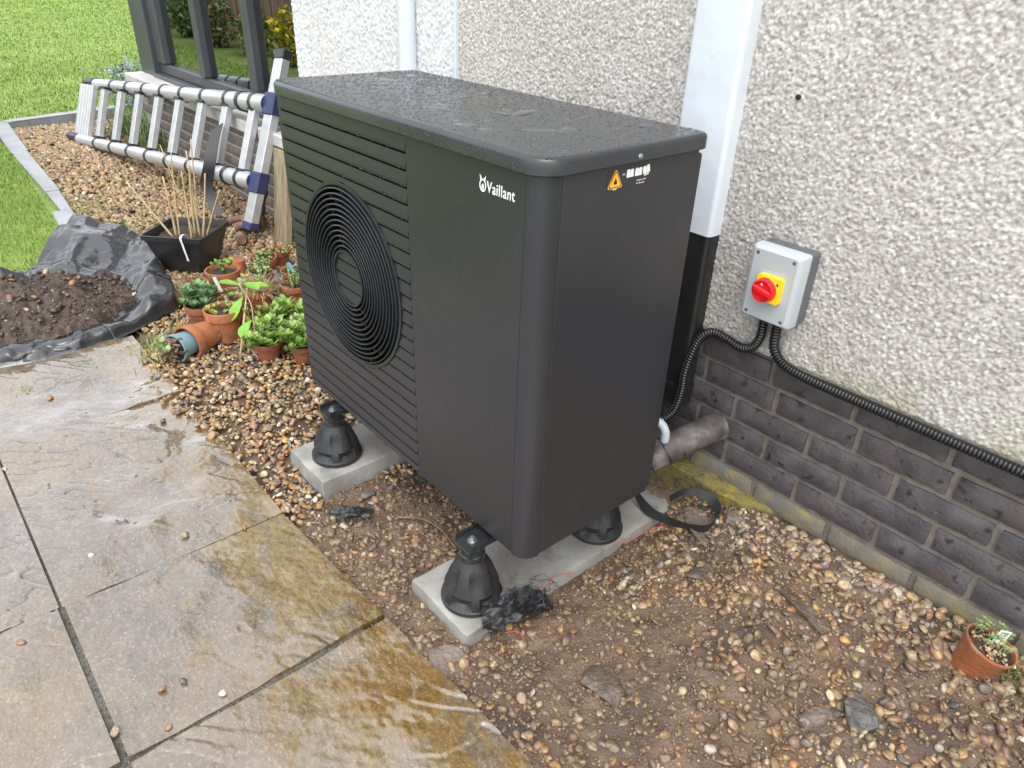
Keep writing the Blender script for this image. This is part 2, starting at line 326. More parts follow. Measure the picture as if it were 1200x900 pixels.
# ================================================================== SETTING
# ---- lawn: one sheet to the horizon, sunk under beds, patio and house
def lawnz(x, y):
    z = G(x, y)+.055*ss(-2.35, -3.1, x)+.012*(fbm(x*1.3, y*1.3, 3, 2)-.5)+.15*ss(-7, -24, x)
    bed = (x > -5.86-.31*np.clip(y-.06, 0, 3)) & (y > -.14); pat = (x > -2.0) & (y > -7.1) & (x < 7.2); house = (x > -5.0) & (y > .8)
    return np.where(bed | pat | house, -.6, z)
xs = np.unique(np.concatenate([np.linspace(-120, -24, 13), np.linspace(-24, -6.2, 45), np.linspace(-6.1, -1.9, 70), np.linspace(-1.8, 6, 10), np.linspace(8, 120, 8), [-5.861, -5.859, -2.001, -1.999]]))
ys = np.unique(np.concatenate([np.linspace(-120, -12, 10), np.linspace(-12, -2, 41), np.linspace(-1.9, 1.2, 55), np.linspace(1.3, 9, 30), np.linspace(10, 120, 10), [-.141, -.139]]))
X, Y = np.meshgrid(xs, ys, indexing='ij')
tag(npmesh('lawn', np.stack([X.ravel(), Y.ravel(), lawnz(X, Y).ravel()], 1), gridF(len(xs), len(ys)), MT['lawn']), 'bright green mown lawn beyond the edging', kind='structure')

# ---- bed of soil under the gravel
xs = np.concatenate([np.linspace(-5.85, -1.5, 70), np.linspace(-1.48, .2, 70), np.linspace(.205, 2.3, 270), np.linspace(2.35, 4, 20)]); ys = np.concatenate([np.linspace(-.30, .84, 145), [.9, 1.0, 1.1]])
X, Y = np.meshgrid(xs, ys, indexing='ij')
def bedz(X, Y):
    d, rid = cells(X, Y, .022, 4); lump = np.clip(1-d*d, 0, 1)*.007*(.3+rid)
    near = ss(-.2, .3, X)
    z = G(X, Y)-.006+near*(lump+.02*(fbm(X*5, Y*5, 4, 5)-.5)+.012*(fbm(X*30, Y*30, 3, 1)-.5))
    z -= .03*ss(.05, -.02, Y+.245)          # slumps under the patio edge
    # hollow dug out round the pipe behind the unit
    z += .06*ss(.60, .72, Y)*ss(1.42, 1.22, X)*ss(.7, .95, X)
    z -= .012*np.exp(-(((X-1.0)/.14)**2+((Y-.72)/.1)**2))
    return z
BZ = bedz(X, Y)
tag(npmesh('ground', np.stack([X.ravel(), Y.ravel(), BZ.ravel()], 1), gridF(len(xs), len(ys)), MT['ground']), 'wet brown soil under and between the gravel', kind='structure')

# ---- patio of riven flags
patio = empty('patio', (0, 0, 0)); tag(patio, 'wet riven stone patio of large flags', kind='structure')
def ye(x): return -.272 if x < .2 else -.272+.055*(x-.2)
def yj(x): return -.882+.012*x
cols = [-1.24, -.62, .285, .836, 1.395, 2.0, 2.6]
MB().box(-1.25, 2.62, -2.8, -.3, -.40, -.2575).build('mortar_bed', MT['jmortar'], patio)
def flag(c00, c10, c11, c01, seed, no_sheen_w, res=.005):
    L1 = math.dist(c00, c10); L2 = math.dist(c00, c01); nu = int(L1/res)+2; nv = int(L2/res)+2
    u, v = np.meshgrid(np.linspace(0, 1, nu), np.linspace(0, 1, nv), indexing='ij')
    px = (c00[0]*(1-u)+c10[0]*u)*(1-v)+(c01[0]*(1-u)+c11[0]*u)*v; py = (c00[1]*(1-u)+c10[1]*u)*(1-v)+(c01[1]*(1-u)+c11[1]*u)*v
    e = np.minimum(np.minimum(u*L1, (1-u)*L1), np.minimum(v*L2, (1-v)*L2))
    q = .012*(fbm(px*30, py*30, 3, seed)-.5)*np.clip(e/.03, 0, 1)
    ang = .55+.2*seed % .5; a = px*math.cos(ang)+py*math.sin(ang); b = -px*math.sin(ang)+py*math.cos(ang)
    f = fbm(a*2.2+seed*1.7+.6*fbm(px*6, py*6, 3, 2), b*6.5+seed*2.3, 4, seed)*7
    fl = np.floor(f); fr = f-fl; ledge = np.exp(-((fr-.0)/.045)**2)+np.exp(-((fr-1)/.045)**2)
    ledge *= ss(.54, .66, fbm(px*3.3+seed, py*3.3, 3, seed+4))
    z = .0055*(fl+ss(.0, .10, fr))/2.2*ss(.42, .66, fbm(px*3.3+seed, py*3.3, 3, seed+4))+.003*fbm(a*12, b*32, 4, seed+1)+.0012*fbm(px*90, py*90, 2, 3)
    z = z-.002*ledge
    z = z+.003*(fbm(px*1.3, py*1.3, 2, 9)-.5)
    z = -.254+z; k = np.where(e <= 0, 1, 0)
    V = np.stack([px, py, z], -1)
    no_sheen = np.clip(1-np.maximum(0, (np.array([ye(t) for t in px[:, 0]])[:, None]-py))/no_sheen_w, 0, 1) if no_sheen_w else np.zeros_like(px)  # weight of the painted loss of sky sheen, strongest at the unit-side edge
    colr = np.stack([no_sheen, np.clip(ledge, 0, 1), 0*px], -1).reshape(-1, 3)
    V = V.reshape(-1, 3); F = gridF(nu, nv)
    # skirt
    idx = np.arange(nu*nv).reshape(nu, nv); ring = np.concatenate([idx[:, 0], idx[-1, 1:], idx[-2::-1, -1], idx[0, -2:0:-1]])
    V2 = V[ring].copy(); V2[:, 2] = -.30; n0 = len(V); m = len(ring); r2 = np.arange(m)
    F = np.concatenate([F, np.stack([ring, n0+r2, n0+(r2+1) % m, ring[(r2+1) % m]], 1)])
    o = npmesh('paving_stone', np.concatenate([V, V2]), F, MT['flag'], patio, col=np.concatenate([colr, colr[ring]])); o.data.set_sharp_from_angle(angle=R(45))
    return o
g = .0035
for i in range(6):
    x0, x1 = cols[i]+(.0018 if i < 3 else .008), cols[i+1]-(.0018 if i < 2 else .008)
    if i == 0: gg = .003
    jg = .0025 if i < 2 else .007
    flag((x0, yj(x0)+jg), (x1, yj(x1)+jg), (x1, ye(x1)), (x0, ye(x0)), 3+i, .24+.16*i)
    if i < 5: flag((x0, yj(x0)-.62), (x1, yj(x1)-.62), (x1, yj(x1)-jg-.002), (x0, yj(x0)-jg-.002), 9+i, 0)
MB().box(-1.23, 7, -7, -1.53, -.3, -.252).build('outer_paving', MT['flag'], patio)

# ---- house: rendered wall on a brick plinth, window bay
YW = .79
house = empty('house', (0, YW, -.3)); tag(house, 'pebbledashed house wall on dark brick plinth with grey framed window', 'house')
hp = Matrix.Translation((0, -YW, .3))
def hob(o): o.parent = house; o.matrix_parent_inverse = hp; return o
def stones(x0, x1, z0, z1, sp, name, m, cr, palette, seed, amp, ybase):
    nx = int((x1-x0)/cr); nz = int((z1-z0)/cr); u, v = np.meshgrid(np.linspace(x0, x1, nx), np.linspace(z0, z1, nz), indexing='ij')
    d1, r1 = cells(u, v, sp, seed); d2, r2 = cells(u+3.3, v+1.7, sp*.62, seed+3)
    h1 = np.sqrt(np.clip(1-(d1/.95)**2, 0, 1))*(.35+.65*r1); h2 = np.sqrt(np.clip(1-(d2/.95)**2, 0, 1))*(.2+.5*r2)
    h = np.maximum(h1, h2*.75); w = fbm(u*2.5, v*2.5, 3, seed)
    hh = amp*h+.004*(w-.5)+amp*.25*fbm(u*140, v*140, 2, 2)
    edge = ss(0, .012, v-z0); hh = hh*edge
    rid = np.where(h1 >= h2*.75, r1, r2); pal = np.array(palette)
    c = pal[(rid*997 % 1*len(pal)).astype(int)]
    c = c*(.6+.4*np.clip(h*1.7, 0, 1))[..., None]          # shade in the gaps between stones, put into the colour
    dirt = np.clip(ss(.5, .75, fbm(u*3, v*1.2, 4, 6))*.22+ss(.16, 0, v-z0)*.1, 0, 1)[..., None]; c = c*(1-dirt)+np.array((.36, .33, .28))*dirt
    moss = .6*(ss(.12, .0, v-z0)*ss(1.1, 1.5, u)*ss(.40, .62, fbm(u*9, v*9, 4, 8)))[..., None]*.6; c = c*(1-moss)+np.array((.3, .3, .1))*moss
    V = np.stack([u, ybase-hh, v], -1).reshape(-1, 3)
    return hob(npmesh(name, V, gridF(nx, nz), m, None, True, c.reshape(-1, 3)))
cream = [(.53, .497, .47), (.6, .568, .545), (.47, .437, .412), (.69, .665, .645), (.41, .376, .35), (.56, .526, .498), (.51, .483, .462), (.37, .336, .31)]
white = [(.7, .71, .72), (.63, .64, .65), (.76, .77, .78), (.56, .57, .58), (.68, .68, .68)]
ZR = .352
stones(-.197, 2.25, ZR, 1.30, .0063, 'render_wall', MT['render'], .0028, cream, 1, .0056, YW-.014)
stones(-1.48, -.205, ZR, 1.30, .0095, 'white_render_wall', MT['renderw'], .0045, white, 5, .0075, YW-.014)
hob(MB().box(-1.485, 2.25, YW-.010, YW+.05, ZR+.002, 1.301).box(-1.485, -1.47, YW-.012, 1.10, -.3, 5.2).box(-1.47, 6, YW-.016, 1.05, 1.30, 5.2).box(2.25, 6, YW-.016, 1.05, ZR, 1.30).build('upper_wall', MT['plain']))
hob(MB().box(-.204, -.192, YW-.028, YW-.005, ZR, 1.31).build('render_bead', MT['upvc']))
hob(MB().box(-6, 7, 1.0, 6, 5.2, 5.3).build('roof_soffit', MT['plain']))
hob(MB().box(-1.47, 4.2, YW+.012, YW+.06, -.4, ZR+.01).build('mortar_joints', MT['mortar']))
plinth = hob(MB().box(-1.47, 4.2, YW+.055, 1.05, -.42, ZR).build('brick_plinth', MT['mortar']))
BL, BH, PX, PZ = .217, .062, .234, .078
def brickmesh(k, w, h, d, m):
    r = np.random.default_rng(k); nx, nz = 12, 5; V = []
    for i in range(nx):
        for j in range(nz):
            ex = min(i, nx-1-i); ez = min(j, nz-1-j); e = (0 if min(ex, ez) > 0 else 1)
            x = -w/2+w*i/(nx-1)+r.normal(0, .0012); z = -h/2+h*j/(nz-1)+r.normal(0, .0011); y = -d+.0055*e+r.normal(0, .0009)
            V.append((x, y, z))
    F = gridF(nx, nz).tolist(); idx = np.arange(nx*nz).reshape(nx, nz); ring = list(idx[:, 0])+list(idx[-1, 1:])+list(idx[-2::-1, -1])+list(idx[0, -2:0:-1])
    n0 = len(V); V += [(V[q][0]*1.01, .02, V[q][2]*1.03) for q in ring]; mm = len(ring)
    F += [(ring[i], n0+i, n0+(i+1) % mm, ring[(i+1) % mm]) for i in range(mm)]
    me = bpy.data.meshes.new('brick'); me.from_pydata([tuple(map(float, p)) for p in V], [], [tuple(int(t) for t in q)[::1] for q in F]); me.materials.append(m); me.update()
    me.polygons.foreach_set('use_smooth', np.ones(len(me.polygons), bool)); me.update()
    try: me.set_sharp_from_angle(angle=R(50))
    except Exception: pass
    return me
BR = [brickmesh(i, BL, BH, .006, MT['brick'] if i % 3 else MT['brick2']) for i in range(9)]
BRM = [brickmesh(20+i, BL, BH, .006, MT['brick3']) for i in range(3)]
X0B, Z0B = 1.2323, .376
rb = random.Random(5)
for k in range(1, 8):
    zc = Z0B-PZ*k; off = {1: -.122}.get(k, 0 if k % 2 == 0 else .5)*PX
    for n in range(-12, 8):
        xc = X0B+off+PX*(n+.5)
        if xc < -1.36 or xc > 2.6: continue
        me = rb.choice(BRM) if (k >= 6 or (k == 5 and rb.random() < .25)) else rb.choice(BR[:]) if k > 1 else rb.choice([BR[0], BR[3], BR[6], BR[1]])
        o = bpy.data.objects.new('brick', me); COL.objects.link(o); o.parent = plinth; o.matrix_parent_inverse = Matrix.Identity(4)
        o.location = (xc, YW+.006+rb.uniform(-.0015, .0015), zc); o.rotation_euler = (0, rb.uniform(-.006, .006), rb.uniform(-.004, .004))
# footing, yellow with moss, showing in the hollow
u, v = np.meshgrid(np.linspace(.5, 1.36, 100), np.linspace(0, 1, 24), indexing='ij')
pr = np.where(v < .4, v/.4, 1); yy = YW+.02-(.06*np.minimum(1, v*3.0))*ss(1.36, 1.2, u)-.012*fbm(u*14, v*6, 4, 3); zz = -.105-.012*ss(0, .33, v)-.2*ss(.3, 1, v)+.016*(fbm(u*9, v*5, 4, 7)-.5)
hob(npmesh('footing', np.stack([u, yy, zz], -1).reshape(-1, 3), gridF(100, 24)[:, ::-1], MT['footing']))
# old drill hole in the render
hob(MB().lathe([(.006, -.004), (.006, .004)], 10, axisM((1.117, YW-.0185, .996), (0, -1, 0))).build('drill_hole', MT['blk']))

# window bay: brick base, stone sill, frame, panes, dark room
WY = 1.08
hob(MB().box(-4.9, -1.485, .945, 1.2, -.4, .29).build('bay_mortar', MT['mortarf'])); base = hob(MB().box(-4.895, -1.485, .99, 1.2, -.41, .292).build('bay_base', MT['mortarf']))
BF = [brickmesh(40+i, .222, .064, .006, MT['brickf']) for i in range(4)]
for k in range(7):
    for n in range(15):
        xc = -4.78+PX*n+(PX/2 if k % 2 else 0)
        if xc > -1.6: continue
        o = bpy.data.objects.new('brick', BF[(n*3+k*5) % 4]); COL.objects.link(o); o.parent = base; o.location = (xc, .943, .25-PZ*k)
hob(MB().box(-4.99, -1.485, .86, 1.14, .292, .365, bev=.008).build('window_sill', MT['stone'], ang=30))
win = hob(MB().box(-4.97, -4.62, 1.0, 1.16, .366, 2.3, bev=.006).box(-1.6, -1.49, 1.0, 1.16, .366, 2.3).box(-4.97, -1.49, 1.0, 1.16, 2.3, 2.42).build('window', MT['frame'], ang=30))
MB().box(-4.62, -1.6, .985, 1.15, .366, .395, bev=.004).build('sub_sill', MT['frame'], win, ang=30); MB().box(-4.62, -1.6, 1.05, 1.13, .397, .47, bev=.006).build('bottom_rail', MT['frame'], win, ang=30); MB().box(-4.62, -1.6, 1.05, 1.13, 2.2, 2.298, bev=.006).build('top_rail', MT['frame'], win, ang=30)
for xm, wd in ((-4.53, .085), (-3.62, .045), (-2.72, .05), (-1.82, .05)):
    MB().box(xm-wd, xm+wd, 1.035, 1.135, .4705, 2.198, bev=.008).build('mullion', MT['frame'], win, ang=30)
for a, b in ((-4.445, -3.665), (-3.575, -2.77), (-2.67, -1.87)):
    MB().box(a, b, 1.085, 1.0855, .4715, 2.197).build('pane', MT['glass'], win)
hob(MB().add([(-4.9, 1.2, .3), (-1.5, 1.2, .3), (-1.5, 4, .3), (-4.9, 4, .3), (-4.9, 4, 2.5), (-1.5, 4, 2.5), (-4.9, 1.2, 2.5), (-1.5, 1.2, 2.5)], [(0, 1, 2, 3), (3, 2, 5, 4), (0, 3, 4, 6), (1, 7, 5, 2), (6, 4, 5, 7)]).build('dark_room', MT['dark']))
hob(MB().box(-4.97, -1.49, 1.0, 1.2, 2.42, 5.2).build('wall_over_window', MT['plain'])); hob(MB().box(-4.97, -4.9, 1.16, 6, -.4, 5.2).build('end_wall', MT['plain']))

# downpipes and cover
t = empty('downpipe', (-.475, .745, 0)); tag(t, 'slim round white downpipe on the white pebbledash behind the unit', 'downpipe', 'wall pipes')
MB().lathe([(.034, .28), (.034, 2.6)], 24).build('pipe', MT['upvc'], t, ang=40)
MB().lathe([(.037, 1.55), (.04, 1.56), (.04, 1.62), (.037, 1.63)], 24).build('bracket', MT['upvc'], t, ang=40)
def rrect(w, d, r, n=6):
    P = []
    for cx, cy, a0 in ((w/2-r, -d+r, -90), (w/2-r, 0, 0), (-w/2+r, 0, 90), (-w/2+r, -d+r, 180)):
        if cy == 0: P.append((w/2 if a0 == 0 else -w/2, 0)); continue
        for i in range(n+1):
            a = R(a0+90*i/n); P.append((cx+r*math.cos(a), cy+r*math.sin(a)))
    return P
t = empty('pipe_cover', (.902, YW-.014, 0)); tag(t, 'wide pipe boxing on the wall, white above and black below', 'pipe cover')
MB().extr(rrect(.154, .052, .013), Matrix.Translation((0, 0, .632)), 2.2).build('upper_cover', MT['upvc'], t, ang=30)
MB().extr(rrect(.150, .050, .018), Matrix.Translation((0, 0, .10)), .531).build('lower_cover', MT['pblack'], t, ang=30)
MB().extr(rrect(.158, .056, .02), Matrix.Translation((0, 0, .15)), .02).build('collar', MT['pblack'], t, ang=30)

# ================================================================== HEAT PUMP
W_, D_, H_ = 1.1, .45, .9134
hpump = empty('heat_pump', (0, 0, 0)); tag(hpump, 'large anthracite heat pump with round fan grille, wet with rain', 'heat pump')
def rr_outline(x0, x1, y0, y1, rf, rb_, n=8):
    P = []
    for cx, cy, r, a0 in ((x0+rf, y0+rf, rf, 180), (x1-rf, y0+rf, rf, 270), (x1-rb_, y1-rb_, rb_, 0), (x0+rb_, y1-rb_, rb_, 90)):
        for i in range(n+1):
            a = R(a0+90*i/n); P.append((cx+r*math.cos(a), cy+r*math.sin(a)))
    return P
def loft(name, loops, m, parent, captop=True, capbot=True, ang=35):
    b = MB(); n = len(loops[0][0]); V = []; F = []
    for P, z in loops: V += [(x, y, z) for x, y in P]
    for k in range(len(loops)-1):
        for i in range(n): F.append((k*n+i, k*n+(i+1) % n, (k+1)*n+(i+1) % n, (k+1)*n+i))
    if capbot: F.append(tuple(range(n-1, -1, -1)))
    if captop: F.append(tuple(range((len(loops)-1)*n, len(loops)*n)))
    return b.add(V, F).build(name, m, parent, ang=ang)
RC = .047; XS = .651
# inner carcass
loft('carcass', [(rr_outline(.006, 1.094, .125, .446, .02, .012), .012), (rr_outline(.006, 1.094, .125, .446, .02, .012), H_+.001)], MT['seam'], hpump)
MB().box(XS-.01, 1.05, .012, .13, .012, H_).build('bulkhead', MT['seam'], hpump)
MB().box(.004, XS, .03, .15, .004, .012).build('base_tray', MT['seam'], hpump)
# front panel, corner, side, back
MB().box(XS+.003, W_-RC-.0022, 0, .02, 0, H_, bev=.0012).build('front_panel', MT['paint'], hpump, ang=30)
n = 12; P = [(W_-RC+RC*math.sin(R(90)*i/n), RC-RC*math.cos(R(90)*i/n)) for i in range(n+1)]
P2 = [(W_-RC+(RC-.012)*math.sin(R(90)*i/n), RC-(RC-.012)*math.cos(R(90)*i/n)) for i in range(n, -1, -1)]
MB().extr(P+P2, Matrix.Translation((0, 0, -.004)), H_+.004).build('corner_panel', MT['paint'], hpump, ang=30)
MB().box(W_-.02, W_, RC+.0022, D_-.004, 0, H_, bev=.0012).build('side_panel', MT['paint'], hpump, ang=30)
MB().box(0, .02, .02, D_, 0, H_, bev=.004).build('side_panel', MT['paint'], hpump, ang=30)
MB().box(.0, .016, .004, .02, 0, H_, bev=.003).build('edge_trim', MT['paint'], hpump, ang=30)
MB().box(.021, W_-.021, D_-.02, D_, 0, H_, bev=.002).build('rear_panel', MT['paint'], hpump, ang=30)
MB().box(1.02, 1.096, D_-.014, D_+.018, .004, H_-.01, bev=.004).build('rear_cover', MT['paint'], hpump, ang=30)
# slats: each louvre board runs up to the round grille on both sides
FC = (.347, .483); FR = .259; HR = .076
def slat_piece(name, xa, xb, z0, z1, parent, y0=0., th=.012, ya=.0035):
    nz = 7; b = MB(); V = []; F = []
    for j in range(nz):
        q = j/(nz-1); z = z0+(z1-z0)*q; yf = y0+ya*q
        if j == 0: yf += .002
        xl, xr = xa(z), xb(z)
        V += [(xl, yf, z), (xr, yf, z), (xr, yf+th, z), (xl, yf+th, z)]
    for j in range(nz-1):
        for i in range(4): F.append((j*4+i, j*4+(i+1) % 4, j*4+4+(i+1) % 4, j*4+4+i))
    F += [(3, 2, 1, 0), tuple(range(nz*4-4, nz*4))]
    return b.add(V, F).build(name, MT['paint'], parent, ang=30)
PITCH = .0388; lower_edges = []
for k in range(24):
    z1 = H_-.004-PITCH*k; z0 = z1-PITCH+.0058
    if z1 < .01: break
    z0 = max(z0, .001)
    def cx(z, r=FR): return math.sqrt(max(0, r*r-(z-FC[1])**2))
    hit = min(abs(z0-FC[1]), abs(z1-FC[1])) < FR or (z0 < FC[1] < z1)
    full = lambda z: .014
    if hit:
        slat_piece('slat', full, lambda z: min(FC[0]-cx(z), XS), z0, z1, hpump); slat_piece('slat', lambda z: FC[0]+cx(z), lambda z: XS, z0, z1, hpump)
        lower_edges += [(.02, FC[0]-cx(z0), z0), (FC[0]+cx(z0), XS, z0)]
    else:
        slat_piece('slat', full, lambda z: XS, z0, z1, hpump); lower_edges.append((.02, XS, z0))
# fan grille
gr = empty('fan_grille', (FC[0], 0, FC[1])); gr.parent = hpump
MY = axisM((0, 0, 0), (0, -1, 0))     # local z -> -Y
def ring(name, r0, r1, yb, yf, m, parent, n=72):
    return MB().lathe([(r1, -yb), (r1, -yf-.0), ((r0+r1)/2, -yf+.0012), (r0, -yf), (r0, -yb)], n, MY, cap=False).build(name, m, parent, ang=50)
ring('rim', .2485, .2585, .10, -.002, MT['grille'], gr)
NR = 12; dr = (.2465-HR-.004)/NR
for i in range(NR):
    r0 = HR+.006+dr*(i+.55); ring('grille_ring', r0-.0021, r0+.0021, .026, -.006-.004*math.sin(math.pi*(i+.5)/NR), MT['grille'], gr)
    ns = 9; b = MB()
    for q in range(ns):
        a = 2*math.pi*(q+.37*i+.2*(i % 2))/ns; c_, s_ = math.cos(a), math.sin(a); M_ = MY @ Matrix.Rotation(a, 4, 'Z')
        ra, rb2 = (HR if i == 0 else r0-dr), r0
        MB_ = MB().box(ra+.001, rb2-.001, -.0018, .0018, -.022, .001, M_); b.add(MB_.v, MB_.f)
    tag(b.build('spokes', MT['grille'], gr), kind='stuff')
ring('hub_ring', HR-.003, HR+.003, .03, -.008, MT['grille'], gr)
for k in range(24):
    z1 = H_-.004-PITCH*k; z0 = z1-PITCH+.0058; r = HR-.003
    za, zb = max(z0, FC[1]-r+.0005), min(z1, FC[1]+r-.0005)
    if zb-za > .003:
        o = slat_piece('hub_slat', lambda z: -cx(z, r), lambda z: cx(z, r), za, zb, gr, y0=-.004); o.data.transform(Matrix.Translation((0, 0, -FC[1])))
MB().lathe([(r, 0), (r, .004)], 40, axisM((0, .012, 0), (0, -1, 0))).build('hub_backing', MT['void'], gr)
for q in range(5):
    b = MB(); V = []; a0 = 2*math.pi*q/5
    for i in range(7):
        rr_ = .06+.18*i/6
        for s_, yy in ((-.30-.05*i/6, .085), (.30+.12*i/6, .05)): V.append((rr_*math.cos(a0+s_+.12*i), yy, rr_*math.sin(a0+s_+.12*i)))
    b.add(V, [(2*i, 2*i+1, 2*i+3, 2*i+2) for i in range(6)]).build('fan_blade', MT['void'], gr, smooth=True)
# lid
def lo(off, z): return (rr_outline(-.012+off, W_+.012-off, -.014+off, D_+.02-off, RC+.012-off, .03-off), z)
lid = loft('lid', [lo(.004, H_+.0015), lo(.0, H_+.004), lo(0, H_+.026), lo(.0022, H_+.0315), lo(.007, H_+.0345), lo(.014, H_+.0355)], MT['lid'], hpump, ang=50)
MB().lathe([(.0065, 0), (.0065, .002), (.004, .004), (.0015, .0045)], 14, axisM((W_+.012, .24, H_+.013), (1, 0, 0))).build('screw', MT['steel'], hpump, ang=40)
# rain: beads on the lid, runs at the slat edges, specks on the faces
def domes(name, P, Rr, N, mt, parent, hgt=.45, el=None):
    n = 6; P = np.asarray(P); Rr = np.asarray(Rr); k = len(P)
    a = np.arange(n)*2*np.pi/n; lv = [(1, 0), (.82, .62), (.42, .93)]
    loc = [np.stack([np.cos(a)*r, np.sin(a)*r, np.full(n, h)], 1) for r, h in lv]; B = np.concatenate(loc+[np.array([[0, 0, 1.]])])
    N = np.asarray(N, float); t1 = np.array([1., 0, 0]) if abs(N[0]) < .9 else np.array([0., 1, 0]); t2 = np.cross(N, t1)
    el = np.ones(k) if el is None else np.asarray(el); an = RNG.random(k)*6.28
    x = B[None, :, 0]*Rr[:, None]*el[:, None]; y = B[None, :, 1]*Rr[:, None]; z = B[None, :, 2]*Rr[:, None]*hgt/np.sqrt(el)[:, None]
    x, y = x*np.cos(an)[:, None]-y*np.sin(an)[:, None], x*np.sin(an)[:, None]+y*np.cos(an)[:, None]
    jit = 1+.18*RNG.normal(size=x.shape); x = x*jit; y = y*jit
    V = P[:, None, :]+x[..., None]*t1+y[..., None]*t2+z[..., None]*N
    F = []
    for l in range(2): F += [(l*n+i, l*n+(i+1) % n, (l+1)*n+(i+1) % n) for i in range(n)]+[(l*n+i, (l+1)*n+(i+1) % n, (l+1)*n+i) for i in range(n)]
    F += [(2*n+i, 2*n+(i+1) % n, 3*n) for i in range(n)]
    F = np.array(F); F = (F[None]+np.arange(k)[:, None, None]*(3*n+1)).reshape(-1, 3)
    return tag(npmesh(name, V.reshape(-1, 3), F, mt, parent), kind='stuff')
kk = 5400; px = RNG.uniform(.0, 1.1, kk); py = RNG.uniform(-.0, .455, kk)
domes('raindrops', np.stack([px, py, np.full(kk, H_+.0353)], 1), .0014+.0030*RNG.random(kk)**2, (0, 0, 1), MT['drop'], lid)
kk = 60; px = np.concatenate([RNG.uniform(.1, .6, 24), RNG.uniform(.68, 1.06, 36)]); py = RNG.uniform(.06, .4, kk)
domes('puddles', np.stack([px, py, np.full(kk, H_+.0353)], 1), .005+.016*RNG.random(kk)**2, (0, 0, 1), MT['drop'], lid, .11, 1+2.2*RNG.random(kk))
kk = 420; domes('edge_drops', np.stack([RNG.uniform(0, 1.06, kk), np.full(kk, -.0139), RNG.uniform(H_+.004, H_+.028, kk)], 1), .0007+.001*RNG.random(kk), (0, -1, 0), MT['drop'], lid)
kk = 420; domes('specks', np.stack([RNG.uniform(XS+.01, 1.05, kk), np.full(kk, 0), RNG.uniform(.02, H_, kk)], 1), .0005+.0007*RNG.random(kk)**2, (0, -1, 0), MT['drop'], hpump, .5)
kk = 120; domes('side_specks', np.stack([np.full(kk, W_), RNG.uniform(.06, .44, kk), RNG.uniform(.02, H_, kk)], 1), .0005+.0006*RNG.random(kk)**2, (1, 0, 0), MT['drop'], hpump, .5)
P = []; Q = []
for xa, xb, z in lower_edges:
    wgt = .35+.65*(z/H_)**1.5
    for q in range(int((xb-xa)*55*wgt)): P.append((RNG.uniform(xa, xb), .0015, z+.0003)); Q.append(.0011+.0016*RNG.random()**2)
domes('slat_drips', P, Q, (0, -.6, -.8), MT['drop'], hpump, 1.0, 1+1.5*RNG.random(len(P)))
# badge
def text(name, body, size, M_, m, parent, ext=.0004, off=0., sx=1, sp=1):
    c = bpy.data.curves.new(name, 'FONT'); c.body = body; c.size = size; c.extrude = ext; c.offset = off; c.space_character = sp; c.resolution_u = 3
    t_ = bpy.data.objects.new('tmp', c); COL.objects.link(t_); bpy.context.view_layer.update()
    me = bpy.data.meshes.new_from_object(t_.evaluated_get(bpy.context.evaluated_depsgraph_get())); bpy.data.objects.remove(t_)
    me.name = name; me.materials.clear(); me.transform(M_ @ Matrix.Diagonal((sx, 1, 1, 1)))
    return finish(name, me, m, parent)
FM = Matrix(((1, 0, 0, 0), (0, 0, -1, 0), (0, 1, 0, 0), (0, 0, 0, 1)))       # local xy -> xz facing -Y
SM = Matrix(((0, 0, 1, 0), (1, 0, 0, 0), (0, 1, 0, 0), (0, 0, 0, 1)))        # local xy -> yz facing +X
badge = empty('badge', (.918, 0, .850)); badge.parent = hpump
text('lettering', 'Vaillant', .0315, Matrix.Translation((.0235, -.0006, .0055)) @ FM, MT['logo'], badge, .0005, .00015, .80, 1.1)
def ell(cx, cy, rx, ry, n=20, a0=0, a1=360): return [(cx+rx*math.cos(R(a0+(a1-a0)*i/n)), cy+ry*math.sin(R(a0+(a1-a0)*i/n))) for i in range(n)]
o_, i_ = ell(.0105, .0155, .0105, .0125, 28), ell(.0105, .0155, .0078, .0098, 28)
b = MB(); FMt = Matrix.Translation((0, -.0002, 0)) @ FM
for i in range(28): b.extr([o_[i], o_[(i+1) % 28], i_[(i+1) % 28], i_[i]], FMt, .0006)
b.extr(ell(.0105, .0125, .0035, .0062, 14), FMt, .0007)
emb = b.build('emblem', MT['logo'], badge)
b = MB().extr([(.0035, .024), (.0008, .036), (.0075, .0285)], FMt, .0008).extr([(.0135, .0285), (.0202, .036), (.0175, .024)], FMt, .0008); b.build('emblem_ears', MT['logo'], badge)
# warning sticker on the side panel
stk = empty('warning_sticker', (W_+.0002, .166, .865)); stk.parent = hpump
SMt = Matrix.Translation((.0003, 0, 0)) @ SM
MB().extr([(0, 0), (.134, 0), (.134, .0395), (0, .0395)], SM, .0003).build('backing', MT['stick'], stk)
def rt(c, r, rnd=.14, n=4):
    P = []
    for k in range(3):
        a = R(90+120*k); q = (c[0]+r*(1-rnd)*math.cos(a), c[1]+r*(1-rnd)*math.sin(a))
        for i in range(n+1): a2 = a+R(-60+120*i/n); P.append((q[0]+r*rnd*math.cos(a2), q[1]+r*rnd*math.sin(a2)))
    return P
MB().extr(rt((.0225, .0175), .0225), SMt, .0002).build('triangle', MT['yel'], stk)
MB().extr(rt((.0225, .0175), .0198), Matrix.Translation((.0002, 0, 0)) @ SMt, .0002).build('triangle_border', MT['blk'], stk)
MB().extr(rt((.0225, .0175), .0172), Matrix.Translation((.0004, 0, 0)) @ SMt, .0002).build('triangle_field', MT['yel'], stk)
